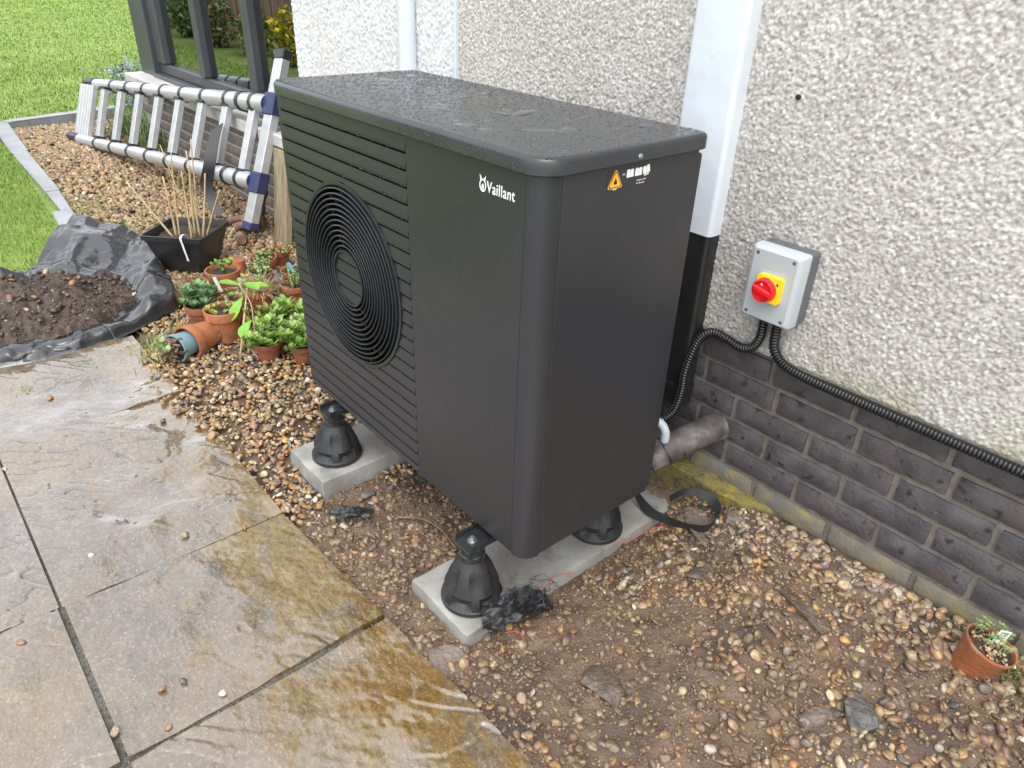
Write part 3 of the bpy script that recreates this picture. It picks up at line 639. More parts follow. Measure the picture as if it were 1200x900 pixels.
MB().extr([(.019, .0125), (.0175, .0165), (.019, .0205), (.0205, .019), (.0215, .0255), (.0255, .02), (.0275, .0165), (.026, .0125)], Matrix.Translation((.0006, 0, 0)) @ SMt, .0002).build('flame', MT['blk'], stk)
text('class_print', 'A3', .006, Matrix.Translation((.0008, .0415, .027)) @ SM, MT['logo'], stk, .0001)
text('refrigerant_print', 'R290', .0052, Matrix.Translation((.0008, .0165, .0015)) @ SM, MT['logo'], stk, .0001)
for q, (ox, tilt) in enumerate(((.054, 0), (.0785, 0), (.1035, .18))):
    b = MB(); M2 = SMt @ Matrix.Translation((ox, .021, 0)) @ Matrix.Rotation(tilt, 4, 'Z')
    b.extr([(0, 0), (.0095, 0), (.0095, .013), (.0075, .0155), (.0015, .0155), (0, .0125)], M2, .0003).extr([(.0103, 0), (.02, 0), (.02, .0125), (.0185, .0155), (.0125, .0155), (.0103, .013)], M2, .0003)
    if q == 2: b.extr([(.003, -.004), (.017, -.004), (.017, -.0015), (.003, -.0015)], M2, .0003)
    b.build('booklet_icon', MT['logo'], stk)
text('print_line', 'refrigerant R290', .0042, Matrix.Translation((.0006, .085, .0105)) @ SM, MT['logo'], stk, .0001)
text('print_line', 'A3  flammable', .0042, Matrix.Translation((.0006, .085, .0045)) @ SM, MT['logo'], stk, .0001)

# ================================================================== FEET AND SLABS
def slab(name, x0, x1, y0, y1, zt, th, label, seed, tilt=0):
    nx, ny = 26, int((y1-y0)/.012); u, v = np.meshgrid(np.linspace(x0, x1, nx), np.linspace(y0, y1, ny), indexing='ij')
    e = np.minimum(np.minimum(u-x0, x1-u), np.minimum(v-y0, y1-v)); z = zt+.003*(fbm(u*20, v*20, 4, seed)-.5)-.003*np.exp(-e/.003)-.006*ss(.62, .8, fbm(u*16, v*16, 3, seed+2))*np.exp(-e/.03)
    jx = .004*(fbm(u*25, v*25, 3, seed)-.5)*(e < 1e-6)
    V = np.stack([u+jx, v+jx, z], -1).reshape(-1, 3); idx = np.arange(nx*ny).reshape(nx, ny)
    ring_ = np.concatenate([idx[:, 0], idx[-1, 1:], idx[-2::-1, -1], idx[0, -2:0:-1]]); m = len(ring_); r2 = np.arange(m); n0 = len(V); L_ = [V]; F = [gridF(nx, ny)]; prev = ring_
    for q in (1, 2, 3):
        V2 = V[ring_].copy(); c = np.array([(x0+x1)/2, (y0+y1)/2]); dirn = V2[:, :2]-c; V2[:, :2] += .003*np.sign(dirn)*(np.abs(dirn) > np.array([(x1-x0)/2, (y1-y0)/2])*.97)+.003*(RNG.random((m, 2))-.5); V2[:, 2] = zt-.006-(th-.006)*q/3
        L_.append(V2); cur = n0+(q-1)*m+r2; F.append(np.stack([prev, cur, np.roll(cur, -1), np.roll(prev, -1)], 1)); prev = cur
    o = npmesh(name, np.concatenate(L_), np.concatenate(F), MT['concrete']); o.data.set_sharp_from_angle(angle=R(32)); tag(o, label, 'slab', 'concrete slabs under the heat pump'); return o
ZR_, ZL_ = -.222, -.196
slab('concrete_slab', .792, 1.038, -.122, .74, ZR_, .07, 'long pale concrete slab nearer the camera, under the labelled end of the heat pump', 3)
slab('concrete_slab', .062, .29, -.128, .52, ZL_, .085, 'concrete slab farther from the camera, under the fan end of the heat pump', 6)
def foot(x, y, zt, hgt, label, full=True):
    t = empty('rubber_foot', (x, y, zt)); tag(t, label, 'rubber foot', 'black rubber feet under the heat pump')
    h = hgt*.70; n = 48; prof = [(.073, 0), (.076, .004), (.076, .014), (.0725, .017), (.0715, .03), (.067, .3*h+.012), (.061, .52*h), (.053, .7*h), (.043, .86*h), (.034, .95*h), (.031, h)]
    V = []; F = []
    for r, z in prof:
        for i in range(n):
            a = 2*math.pi*i/n; s_ = abs(((i/n*6+.5) % 1)-.5)*2     # 0 centre of arch, 1 between arches
            arch = max(0, min(1, (.62-s_)/.12)) if .02 < z < .36*h else 0
            wind = max(0, min(1, (s_-.55)/.15)) if .42*h < z < .72*h else 0
            rr_ = r*1.08-.014*arch*(1 if z < .3*h else .5)-.009*wind
            V.append((rr_*math.cos(a), rr_*math.sin(a), z))
    for k in range(len(prof)-1):
        for i in range(n): F.append((k*n+i, k*n+(i+1) % n, (k+1)*n+(i+1) % n, (k+1)*n+i))
    F += [tuple(range(n-1, -1, -1)), tuple(range((len(prof)-1)*n, len(prof)*n))]
    MB().add(V, F).build('cone', MT['rubber'], t, ang=38)
    MB().lathe([(.031, h), (.034, h+.002), (.034, h+.016), (.03, h+.018), (.03, h+.03), (.033, h+.032), (.033, hgt*.9), (.028, hgt*.92)], 32).build('neck', MT['rubber2'], t, ang=35)
    z = hgt*.92
    br = MB().box(-.032, .032, -.026, .11, z, z+.005, Matrix.Rotation(.05, 4, 'X'), bev=.001).box(-.034, -.0325, -.027, .11, z, z+.018).box(.0325, .034, -.027, .11, z, z+.018).build('mounting_rail', MT['rubber2'], t, ang=30)
    MB().lathe([(.013, z+.005), (.013, z+.0075)], 20).lathe([(.0085, z+.0075), (.0085, z+.0145)], 6).lathe([(.005, z+.0145), (.005, z+.019)], 12).build('nut', MT['steel'], t, ang=30)
    return t
foot(.938, -.030, ZR_+.001, .203, 'rubber foot beside the torn membrane scrap at the near front corner')
foot(.183, -.018, ZL_+.001, .183, 'rubber foot at the far front corner, below the fan grille')
foot(.955, .425, ZR_+.001, .203, 'rubber foot under the rear of the heat pump, half hidden by its side')

# ================================================================== ISOLATOR, CONDUITS, PIPES
iso = empty('isolator_switch', (1.195, YW-.016, .573)); tag(iso, 'grey isolator box with red and yellow rotary switch on the pebbledash', 'switch')
# local: x right, y out of the wall is negative
MB().box(-.068, .068, -.044, .004, -.093, .093, bev=.004).build('back_box', MT['isodark'], iso, ang=30)
def rect(w, h, r, n=4):
    P = []
    for sx, sy, a0 in ((1, 1, 0), (-1, 1, 90), (-1, -1, 180), (1, -1, 270)):
        for i in range(n+1): a = R(a0+90*i/n); P.append((sx*(w-r)+r*math.cos(a), sy*(h-r)+r*math.sin(a)))
    return P
b = MB(); n = 20; V = []; F = []
for w_, h_, y_ in ((.07, .095, -.0445), (.07, .095, -.070), (.067, .092, -.0785), (.0585, .0865, -.0845)): V += [(x, y_, z) for x, z in rect(w_, h_, .007)]
for k in range(3):
    for i in range(n): F.append((k*n+i, k*n+(i+1) % n, k*n+n+(i+1) % n, k*n+n+i))
F += [tuple(range(60, 80)), tuple(range(19, -1, -1))]
b.add(V, F).build('cover', MT['isogrey'], iso, ang=25)
for sx in (-1, 1):
    for sz in (-1, 1): MB().lathe([(.0045, 0), (.0045, .0008)], 14, axisM((sx*.049, -.0843, sz*.077), (0, -1, 0))).build('screw_hole', MT['isodark'], iso)
MB().box(-.024, .022, -.0851, -.084, .047, .0485).build('moulded_line', MT['isogrey'], iso)
MB().extr(rect(.0325, .0325, .004), Matrix.Translation((.004, -.0845, .0)) @ FM, .016).build('yellow_plate', MT['isoyel'], iso, ang=30)
kn = MB().lathe([(.0305, 0), (.0305, .004), (.0285, .006), (.0285, .017), (.027, .0195), (.025, .0195), (.0245, .012), (.0, .012)], 40, axisM((.0, -.1005, -.001), (0, -1, 0)), cap=False).build('knob', MT['isored'], iso, ang=35)
MB().lathe([(.0315, 0), (.0315, .003)], 40, axisM((.0, -.1004, -.001), (0, -1, 0))).build('knob_collar', MT['isoyel'], iso, ang=35)
MB().box(-.0245, .0245, -.124, -.111, -.0075, .0075, Matrix.Translation((0, 0, -.001)) @ Matrix.Rotation(.2, 4, 'Y'), bev=.003).build('handle', MT['isored'], kn, ang=30)
MB().extr([(-.004, 0), (.004, 0), (0, .007)], Matrix.Translation((-.006, -.1128, .011)) @ FM, .0005).build('mark', MT['logo'], kn)
MB().box(.024, .03, -.1009, -.1005, .014, .0215).box(-.02, -.012, -.1128, -.1125, -.017, -.0155).build('printed_digits', MT['blk'], iso)
def spline(P, n=12):
    P = [Vector(p) for p in P]; Q = [P[0]*2-P[1]]+P+[P[-1]*2-P[-2]]; out = []
    for i in range(1, len(Q)-2):
        for k in range(n):
            t_ = k/n; a, b_, c, d = Q[i-1], Q[i], Q[i+1], Q[i+2]
            out.append(.5*((2*b_)+(c-a)*t_+(2*a-5*b_+4*c-d)*t_*t_+(3*b_-a-3*c+d)*t_**3))
    out.append(P[-1]); return out
def resample(P, step):
    out = [P[0]]; acc = 0
    for a, b_ in zip(P, P[1:]):
        L_ = (b_-a).length; 
        while acc+L_ >= step:
            f = (step-acc)/L_; a = a+(b_-a)*f; out.append(a); L_ = (b_-a).length; acc = 0
            if L_ < 1e-9: break
        acc += L_
    return out
def conduit(name, P, label, r=.0125, pitch=.0085):
    Q = resample(spline(P, 20), pitch/3); rr_ = [r*(1.0 if i % 3 == 0 else 1.0 if i % 3 == 1 else .76) for i in range(len(Q))]
    o = MB().tube(Q, rr_, 14).build(name, MT['conduit'], None, ang=60); return tag(o, label, 'conduit', 'corrugated conduits')
yb = YW-.016
conduit('corrugated_conduit', [(1.172, yb-.03, .484), (1.172, yb-.03, .45), (1.171, yb-.028, .41), (1.155, yb-.027, .375), (1.12, yb-.026, .358), (1.075, yb-.026, .366), (1.03, yb-.026, .368), (.998, yb-.034, .342), (.988, yb-.05, .29), (.984, yb-.062, .23), (.985, yb-.066, .16), (.972, yb-.075, .09), (.93, yb-.10, .045), (.86, yb-.15, .035), (.76, yb-.25, .05)], 'black corrugated conduit looping from the switch down behind the heat pump')
conduit('corrugated_conduit', [(1.212, yb-.03, .484), (1.212, yb-.03, .44), (1.217, yb-.028, .395), (1.245, yb-.022, .362), (1.30, yb-.018, .349), (1.42, yb-.018, .346), (1.6, yb-.018, .347), (1.8, yb-.018, .347), (2.1, yb-.018, .347), (2.4, yb-.018, .347)], 'black corrugated conduit running from the switch along the foot of the pebbledash to the right', r=.0135)
lp = empty('lagged_pipe', (1.09, .77, .06)); tag(lp, 'grey brown lagged pipe between the heat pump and the wall', 'pipe')
A = Vector((.93, .50, -.085)); B_ = Vector((1.055, .73, .045)); C_ = Vector((1.085, .84, .06)); o0 = Vector((1.09, .77, .06))
MB().tube([p-o0 for p in spline([A, A.lerp(B_, .5), B_, C_], 8)], .043, 20).build('lagging', MT['lag'], lp, ang=50)
for f in (.42, .62, .78):
    p = A.lerp(B_, f); MB().lathe([(.0438, -.003), (.0446, -.002), (.0446, .002), (.0438, .003)], 24, axisM(p-o0, B_-A)).build('lagging_seam', MT['bpl'], lp, ang=40)
o = MB().tube([p for p in spline([(1.0, .44, .13), (1.01, .52, .15), (1.03, .555, .146), (1.052, .562, .125), (1.056, .562, .09)], 6)], .0125, 14).build('drain_elbow', MT['gplastic'], None, smooth=True); tag(o, 'pale grey plastic drain elbow above the lagged pipe', 'pipe')

# ================================================================== GRAVEL
def ico(sub):
    import bmesh
    bm = bmesh.new(); bmesh.ops.create_icosphere(bm, subdivisions=sub, radius=1); V = np.array([v.co[:] for v in bm.verts]); F = np.array([[v.index for v in f.verts] for f in bm.faces]); bm.free(); return V, F
def variants(sub, n, seed, amt=.16):
    r = np.random.default_rng(seed); V, F = ico(sub); out = []
    for k in range(n):
        d = 1.0
        for q in range(5):
            ax = r.normal(size=3); ax /= np.linalg.norm(ax); d = d+amt*r.normal()*(np.abs(V@ax)**2-.33)
        cut = r.normal(size=3); cut /= np.linalg.norm(cut); P = V*d[:, None]; s_ = P@cut; P = P-np.outer(np.maximum(0, s_-.55), cut)*.9
        cut = r.normal(size=3); cut /= np.linalg.norm(cut); s_ = P@cut; P = P-np.outer(np.maximum(0, s_-.5), cut)*.9
        out.append(P+r.normal(0, .02, P.shape))
    return np.array(out), F
def rotm(a, b, c):
    ca, sa, cb, sb, cc, sc = np.cos(a), np.sin(a), np.cos(b), np.sin(b), np.cos(c), np.sin(c); z = np.zeros_like(a); o = z+1
    Rz = np.stack([ca, -sa, z, sa, ca, z, z, z, o], -1).reshape(-1, 3, 3); Ry = np.stack([cb, z, sb, z, o, z, -sb, z, cb], -1).reshape(-1, 3, 3); Rx = np.stack([o, z, z, z, cc, -sc, z, sc, cc], -1).reshape(-1, 3, 3)
    return Rz@Ry@Rx
V42 = variants(2, 18, 5, .24); V12 = variants(1, 16, 6, .14)
def pebbles(name, P, rad, colr, VV, label, cat='gravel', tilt=.5):
    k = len(P); sh, F = VV; vi = RNG.integers(0, len(sh), k); B = sh[vi]
    sc = np.stack([rad*RNG.uniform(.95, 1.35, k), rad*RNG.uniform(.7, 1.05, k), rad*RNG.uniform(.45, .8, k)], 1)
    M_ = rotm(RNG.uniform(0, 6.28, k), RNG.normal(0, tilt, k), RNG.normal(0, tilt, k))
    V = np.einsum('kij,kvj->kvi', M_, B*sc[:, None, :])+P[:, None, :]
    nv = sh.shape[1]; Fa = (F[None]+np.arange(k)[:, None, None]*nv).reshape(-1, 3)
    c = np.repeat(colr, nv, 0)*(1+.08*RNG.normal(size=(k*nv, 1)))
    return tag(npmesh(name, V.reshape(-1, 3), Fa, MT['pebble'], None, True, np.clip(c, .01, .9)), label, cat, kind='stuff')
gold = np.array([(.34, .23, .115), (.40, .24, .08), (.5, .4, .25), (.31, .145, .055), (.22, .2, .175), (.1, .085, .07), (.62, .57, .47), (.36, .23, .17), (.27, .19, .1), (.43, .33, .19), (.18, .145, .11), (.3, .2, .09)])
gw = np.array([3, 2.2, 1.6, 1.2, 1.2, .7, .45, .9, 2.2, 1.6, 1.1, 2]); gw = gw/gw.sum()
def pick(k, mud=0.0, bright=1.0):
    c = gold[RNG.choice(len(gold), k, p=gw)]*RNG.uniform(.75, 1.15, (k, 1))*bright
    m = np.clip(RNG.normal(mud, .28, (k, 1)), 0, .92) if mud > 0 else 0
    return c*(1-m)+np.array((.15, .098, .062))*m
def onslab(x, y): return ((x > .785) & (x < 1.045) & (y > -.13) & (y < .745)) | ((x > .055) & (x < .295) & (y > -.135) & (y < .53))
# clean golden shingle by the pots and the fan end
k = 8600; x = RNG.uniform(-1.75, .5, k); y = RNG.uniform(-.36, .78, k)
edge = -.262-.085*np.exp(-((x+.62)/.3)**2)+.012*RNG.normal(size=k)
keep = (y > edge) & ~onslab(x, y) & (x+.55*(fbm(x*4, y*4, 3, 2)-.5) < .36) & ~((x < -1.1) & (y < -.22)) & ~((y > .45) & (x > .0))
x, y = x[keep], y[keep]; rad = .0062+.0082*RNG.random(len(x))**1.5
z = np.maximum(G(x, y), np.where(y < -.27, -.250, -1))+.002+RNG.uniform(0, .010, len(x))
q_ = rad > .0082; P_ = np.stack([x, y, z], 1); c_g = pick(len(x))
pebbles('shingle', P_[q_], rad[q_], c_g[q_], V42, 'golden wet shingle around the fan end slab and the pots'); pebbles('fine_shingle', P_[~q_], rad[~q_], c_g[~q_], V12, 'small golden pebbles among the shingle by the pots')
# muddy shingle mound at the near end
k = 11500; x = RNG.uniform(.1, 2.25, k); y = RNG.uniform(-.27, .785, k)
clean = fbm(x*3.2+4, y*3.2, 4, 7); wallside = ss(.22, .04, YW-y)*ss(1.1, 1.3, x); nearp = ss(.25, .02, y+.24); right = ss(1.35, 1.75, x)
dens = np.clip(.52+.9*ss(.42, .62, clean)+.5*wallside+.55*nearp+.4*right, 0, 1)
keep = (RNG.random(k) < dens) & ~onslab(x, y) & (y > np.where(x < .2, -.27, -.272+.055*(x-.2))+.004)
x, y, dens = x[keep], y[keep], dens[keep]; clean, wallside, right = clean[keep], wallside[keep], right[keep]; kk = len(x)
rad = (.0050+.0088*RNG.random(kk)**1.9)*(1+.16*right+.15*wallside)
lift = RNG.uniform(-.45, .55, kk)*rad
mud = np.clip(.82-.5*ss(.45, .62, clean)-.4*wallside-.15*right, .05, .8); c = np.stack([pick(1, m)[0] for m in mud]); c = c*(1-.25*wallside[:, None])+np.array((.42, .36, .3))*.25*wallside[:, None]
q_ = rad > .0075; P_ = np.stack([x, y, bedz(x, y)+lift], 1)
pebbles('muddy_shingle', P_[q_], rad[q_], c[q_], V42, 'brown muddy shingle mound in front of the brick plinth'); pebbles('fine_muddy_shingle', P_[~q_], rad[~q_], c[~q_], V12, 'small brown pebbles bedded in the mud by the near slab')
k = 9000; x = RNG.uniform(.3, 2.25, k); y = RNG.uniform(-.25, .785, k); keep = ~onslab(x, y); x, y = x[keep], y[keep]
pebbles('grit', np.stack([x, y, bedz(x, y)+.001], 1), .0018+.0030*RNG.random(len(x))**1.5, pick(len(x), .55), V12, 'fine brown grit in the mud around the slabs')
# far bed under the ladder
k = 10500; x = -1.4-4.4*RNG.random(k)**1.15; y = RNG.uniform(-.1, .94, k)
keep = ~((x > -2.9) & (y < .1-.15*(x+1.5)*0+0.05*np.sin(x*9)) & (y < .02)); x, y = x[keep], y[keep]
fc = pick(len(x), 0, 1.0); fc = fc*.6+np.array((.34, .24, .13))*.4; fc *= RNG.uniform(.6, 1.25, (len(x), 1))
pebbles('bed_gravel', np.stack([x, y, G(x, y)+RNG.uniform(0, .014, len(x))], 1), .0125+.0125*RNG.random(len(x)), fc, V12, 'tan chippings in the bed under the ladder')
k = 420; x = RNG.uniform(.30, 1.39, k); y = np.array([yj(t_) for t_ in x])-.001+RNG.normal(0, .0035, k); k2 = 260; y2 = RNG.uniform(-.86, -.25, k2); x = np.concatenate([x, .836+RNG.normal(0, .0035, k2)]); y = np.concatenate([y, y2])
o = pebbles('joint_grit', np.stack([x, y, np.full(len(x), -.2575)], 1), .0016+.0028*RNG.random(len(x))**1.5, np.tile((.1, .095, .08), (len(x), 1))*RNG.uniform(.5, 1.7, (len(x), 1)), V12, None, None); o.parent = patio
# single stones lying on the patio
V162 = variants(3, 6, 9, .3)
def stone(x, y, z, r, c, label, sub=2, sc=(1.2, .95, .65), mt=None, rz=None, cat='stone', name='pebble', grp=None):
    sh, F = V162 if mt else V42; i = int(RNG.integers(len(sh))); P = sh[i].copy()
    if mt:
        for q in range(5):
            cut = RNG.normal(size=3); cut /= np.linalg.norm(cut); s_ = P@cut; P = P-np.outer(np.maximum(0, s_-RNG.uniform(.5, .75)), cut)*.95
        P = P*(1+.16*(fbm(P[:, 0]*2.3+x*9, P[:, 1]*2.3+P[:, 2]*1.7, 4, 3)-.5))[:, None]
    P = P*np.array(sc)*r; a = RNG.uniform(0, 6.28) if rz is None else rz
    M_ = rotm(np.array([a]), np.array([RNG.normal(0, .12)]), np.array([RNG.normal(0, .12)]))[0]
    P = P@M_.T; zb = P[:, 2].min()
    o = npmesh(name, P-np.array((0, 0, zb)), F, mt or MT['pebble'], None, True, None if mt else np.tile(np.array(c), (len(P), 1))); o.location = (x, y, z); tag(o, label, cat, grp)
    if mt: o.data.set_sharp_from_angle(angle=R(28))
    return o
ZP = -.2525
for (x, y, r, c, l) in ((-.861, -.674, .016, (.3, .17, .09), 'brown pebble on the patio in front of the rolled black sheet edge'), (.348, -.978, .011, (.25, .15, .09), 'brown pebble at the left edge of the photo on the lower left flag'),
    (.208, -.536, .0125, (.3, .24, .13), 'tan pebble on the flag left of the far slab, beside its joint'), (.132, -.769, .0105, (.55, .5, .38), 'cream pebble near the middle of the large flag'),
    (.70, -.758, .0095, (.3, .14, .09), 'reddish pebble left of the dark pebble on the middle flag'), (.707, -.712, .009, (.13, .11, .085), 'dark pebble on the middle flag beside a reddish one'),
    (.744, -.871, .0115, (.3, .22, .15), 'brown pebble lying in the joint at the bottom left'), (.798, -.651, .009, (.6, .58, .46), 'cream pebble on the joint of the nearest flag'),
    (.283, -.388, .0085, (.3, .14, .06), 'orange pebble on the joint near the gravel edge'), (-.469, -.883, .0095, (.42, .36, .24), 'cream pebble on the joint at the left edge of the photo'),
    (.807, -.777, .0075, (.33, .2, .13), 'small pinkish pebble on the lower flag joint'), (-.24, -.287, .02, (.34, .24, .1), 'tan stone strayed from the shingle onto the patio corner'), (-.20, -.262, .011, (.3, .22, .13), 'small round pebble next to the strayed tan stone'), (-.454, -.386, .012, (.14, .1, .07), 'dark brown clod on the patio by the shingle edge')):
    stone(x, y, ZP, r, c, l, grp='loose pebbles on the patio')
for (x, y, r, sc, mt, l, rz) in ((1.356, .06, .045, (1.3, .95, .5), 'stone1', 'large pale brown stone at the bottom near the patio edge', .6), (1.045, -.185, .045, (1.25, .8, .35), 'stone1', 'flat brown stone against the corner of the near slab', .9),
    (1.80, .385, .05, (1.1, .75, .5), 'stone2', 'grey rock at the bottom right of the muddy shingle', .4), (1.735, .335, .036, (1.7, .6, .5), 'stone1', 'narrow brown stone left of the grey rock', 1.0), (1.56, .54, .045, (1.9, .55, .4), 'stone1', 'long muddy clod in the middle of the shingle mound', -.35),
    (1.30, .50, .042, (1.2, 1, .35), 'stone1', 'flat muddy stone near the black strap', .3), (1.18, .655, .05, (1.5, .9, .55), 'stone1', 'pale rough rubble under the strap loop', .2), (1.24, .70, .03, (1.1, .9, .8), 'stone1', 'rounded rubble against the yellow footing', 1.2), (.36, -.02, .022, (1.4, .8, .5), 'stone2', 'dark wet stone between the slabs', .4)):
    stone(x, y, float(bedz(np.array([x]), np.array([y]))[0])-.6*r*sc[2]-.006, r*1.12, None, l, sc=sc, mt=MT[mt], rz=rz, name='stone', grp='larger stones in the shingle')

# ================================================================== EDGING, LAWN GRASS
ke = empty('bed_edging', (-2.65, -.15, -.2)); tag(ke, 'pale wet edging boards around the gravel bed', 'edging')
def board(x0, y0, x1, y1, w, zt0, zt1, h, name='edging_board'):
    d = Vector((x1-x0, y1-y0, 0)); L_ = d.length; d.normalize(); nrm = Vector((-d.y, d.x, 0)); P = []
    for (s_, e_) in ((0, 0), (L_, 0), (L_, 1), (0, 1)):
        p = Vector((x0, y0, 0))+d*s_+nrm*w*e_; P.append(p)
    zt = [zt0, zt1, zt1, zt0]; o0 = Vector((-2.65, -.15, -.2))
    V = [Vector((p.x, p.y, z-h))-o0 for p, z in zip(P, zt)]+[Vector((p.x, p.y, z-.004))-o0 for p, z in zip(P, zt)]
    c = (P[0]+P[2])/2; V += [Vector((p.x+(c.x-p.x)*.004/L_*2, p.y+(c.y-p.y)*.06, z))-o0 for p, z in zip(P, zt)]
    F = [(3, 2, 1, 0), (8, 9, 10, 11)]+[(k*4+i, k*4+(i+1) % 4, k*4+4+(i+1) % 4, k*4+4+i) for k in (0, 1) for i in range(4)]
    return MB().add(V, F).build(name, MT['kerb'], ke)
board(-3.55, -.165, -2.64, -.222, .112, -.152, -.178, .13); board(-4.7, -.14, -3.56, -.163, .115, -.107, -.150, .13); board(-5.9, -.075, -4.71, -.138, .12, -.093, -.106, .13)
board(-5.86, .06, -6.15, 1.0, .12, -.092, -.09, .12, 'edging_board')
board(-6.16, 1.0, -6.5, 2.0, .12, -.09, -.088, .12, 'edging_board')
def blades(name, x, y, z, h, wd, colr, label, lean=.5, seg=2):
    k = len(x); a = RNG.uniform(0, 6.28, k); ln = np.abs(RNG.normal(0, lean, k))*h; dx, dy = np.cos(a), np.sin(a); px_, py_ = -np.sin(a+RNG.normal(0, .6, k)), np.cos(a)
    b0 = np.stack([x-px_*wd/2, y-py_*wd/2, z-.01], 1); b1 = np.stack([x+px_*wd/2, y+py_*wd/2, z-.01], 1)
    m0 = np.stack([x-px_*wd*.4+dx*ln*.35, y-py_*wd*.4+dy*ln*.35, z+h*.6], 1); m1 = np.stack([x+px_*wd*.4+dx*ln*.35, y+py_*wd*.4+dy*ln*.35, z+h*.6], 1)
    tp = np.stack([x+dx*ln, y+dy*ln, z+h*np.clip(1-.3*ln/h, .4, 1)], 1)
    V = np.stack([b0, b1, m0, m1, tp], 1).reshape(-1, 3); o = np.arange(k)[:, None]*5
    F = np.concatenate([o+np.array([[0, 1, 3]]), o+np.array([[0, 3, 2]]), o+np.array([[2, 3, 4]])], 0)
    c = np.repeat(colr, 5, 0)
    return tag(npmesh(name, V, F, MT['grass'], None, False, c), label, 'grass', kind='stuff')
def gcol(k, x, y):
    g1, g2, g3 = np.array((.14, .235, .03)), np.array((.23, .35, .055)), np.array((.31, .38, .10)); t_ = RNG.random((k, 1)); p = ss(.35, .7, fbm(x*1.1, y*1.1, 3, 4))[:, None]
    c = g1*(1-t_)+g2*t_; c = c*(1-.35*p)+g3*.35*p; return c*RNG.uniform(.8, 1.15, (k, 1))
k = 36000; x = -2.0-4.2*RNG.random(k)**1.3; y = -.06-1.45*RNG.random(k)**1.2
keep = (lawnz(x, y) > -.5) & (y < np.where(x > -2.64, -.20, -.222-.045*(x+2.64))-.004); x, y = x[keep], y[keep]; z = lawnz(x, y); d = np.hypot(x-2, y+.9)
blades('lawn_grass', x, y, z, RNG.uniform(.012, .034, len(x)), .0022+.0008*(d-4), gcol(len(x), x, y), 'short bright grass left of the edging')
k = 50000; x = -5.9-16*RNG.random(k)**1.7; y = -1.2+(.35*-(x+6)*.9+4.2)*RNG.random(k); z = lawnz(x, y); d = np.hypot(x-2, y+.9)
keep = (z > -.5) & ~(x > -5.99-.31*(y-.06)); x, y, z, d = x[keep], y[keep], z[keep], d[keep]
blades('far_lawn_grass', x, y, z, RNG.uniform(.014, .032, len(x))*(1+.02*d), .00105*d, gcol(len(x), x, y)*1.08, 'bright mown grass of the far lawn', .8)
# weeds: by the sheet, in joints, by pots, by the bed corner
def tufts(name, spots, label, n, hr, wd, sp, colr=((.1, .2, .03), (.22, .3, .07))):
    X_, Y_ = [], []
    for (a, b_) in spots: X_ += list(RNG.normal(a, sp, n)); Y_ += list(RNG.normal(b_, sp, n))
    x, y = np.array(X_), np.array(Y_); z = np.where((y < -.28) & (x > -1.2), -.253, G(x, y)); t_ = RNG.random((len(x), 1)); c = np.array(colr[0])*(1-t_)+np.array(colr[1])*t_
    blades(name, x, y, z, RNG.uniform(*hr, len(x)), wd, c, label, 1.0)
tufts('weeds', [(-1.14, -.14), (-1.08, -.2), (-1.02, -.24), (-1.2, -.08), (-1.1, -.1), (-.96, -.25)], 'patchy weeds and grass between the black sheet and the fallen pot', 90, (.012, .05), .004, .045, ((.14, .19, .05), (.33, .33, .12)))
tufts('joint_weeds', [(-.995, -.70), (-1.0, -.72), (-1.03, -.58), (-1.04, -.6), (-1.08, -.50)], 'small green weeds growing in the patio joint', 70, (.006, .018), .003, .022)
tufts('bed_weeds', [(-2.75, .05), (-2.9, .0), (-3.1, .02), (-2.6, .12), (-2.35, .25), (-3.3, .0), (-2.2, .42)], 'green weeds along the inside of the bed edging', 80, (.02, .05), .006, .07)
tufts('wall_weeds', [(-5.0, .86), (-5.1, .9), (-5.3, .95), (-4.7, .86), (-5.5, 1.0), (-5.6, 1.1), (-4.4, .86)], 'tall green weeds at the far end of the bay wall', 110, (.05, .22), .009, .1, ((.07, .13, .03), (.16, .24, .06)))
tufts('pot_moss', [(1.95, .74), (2.02, .72), (1.88, .765)], 'dark moss at the wall behind the small pot', 160, (.006, .02), .004, .03, ((.05, .09, .015), (.13, .18, .03)))

# ================================================================== LADDER
Ru, Rl, Lu, Ll = Vector((-2.2, .904, .504)), Vector((-2.2, .752, .082)), Vector((-5.05, .62, .285)), Vector((-5.05, .394, -.125))
lad = empty('telescopic_ladder', tuple(Ll)); tag(lad, 'silver telescopic ladder lying on its side below the window', 'ladder'); o0 = Ll.copy()
NS = 9
for (A, B_) in ((Lu, Ru), (Ll, Rl)):
    d = (B_-A); 
    for i in range(NS):
        a, b_ = A+d*(0 if i == 0 else .17+.1115*(i-1)), A+d*(.17+.1115*i if i < NS-1 else 1); r = .041+.0014*i
        if i == 0: a = A+d*.02
        MB().tube([a-o0, b_-o0], r, 24).build('rail_section', MT['alu'], lad, ang=40)
        MB().lathe([(r+.004, -.016), (r+.0065, -.012), (r+.0065, .012), (r+.003, .016)], 24, axisM(b_-d.normalized()*(.0 if i < NS-1 else .30)-o0, d)).build('collar', MT['bpl'], lad, ang=40)
    MB().tube([A-d.normalized()*.1-o0, A+d.normalized()*.09-o0], .048, 20).build('end_cap', MT['bpl'], lad, ang=40)
ax = (Ru-Lu).normalized(); up = (Ru-Rl).normalized(); nrm = ax.cross(up).normalized()
def fr(p): return Matrix(((ax.x, nrm.x, up.x, p.x), (ax.y, nrm.y, up.y, p.y), (ax.z, nrm.z, up.z, p.z), (0, 0, 0, 1)))
fx = [.17+.1115*i for i in range(8)]
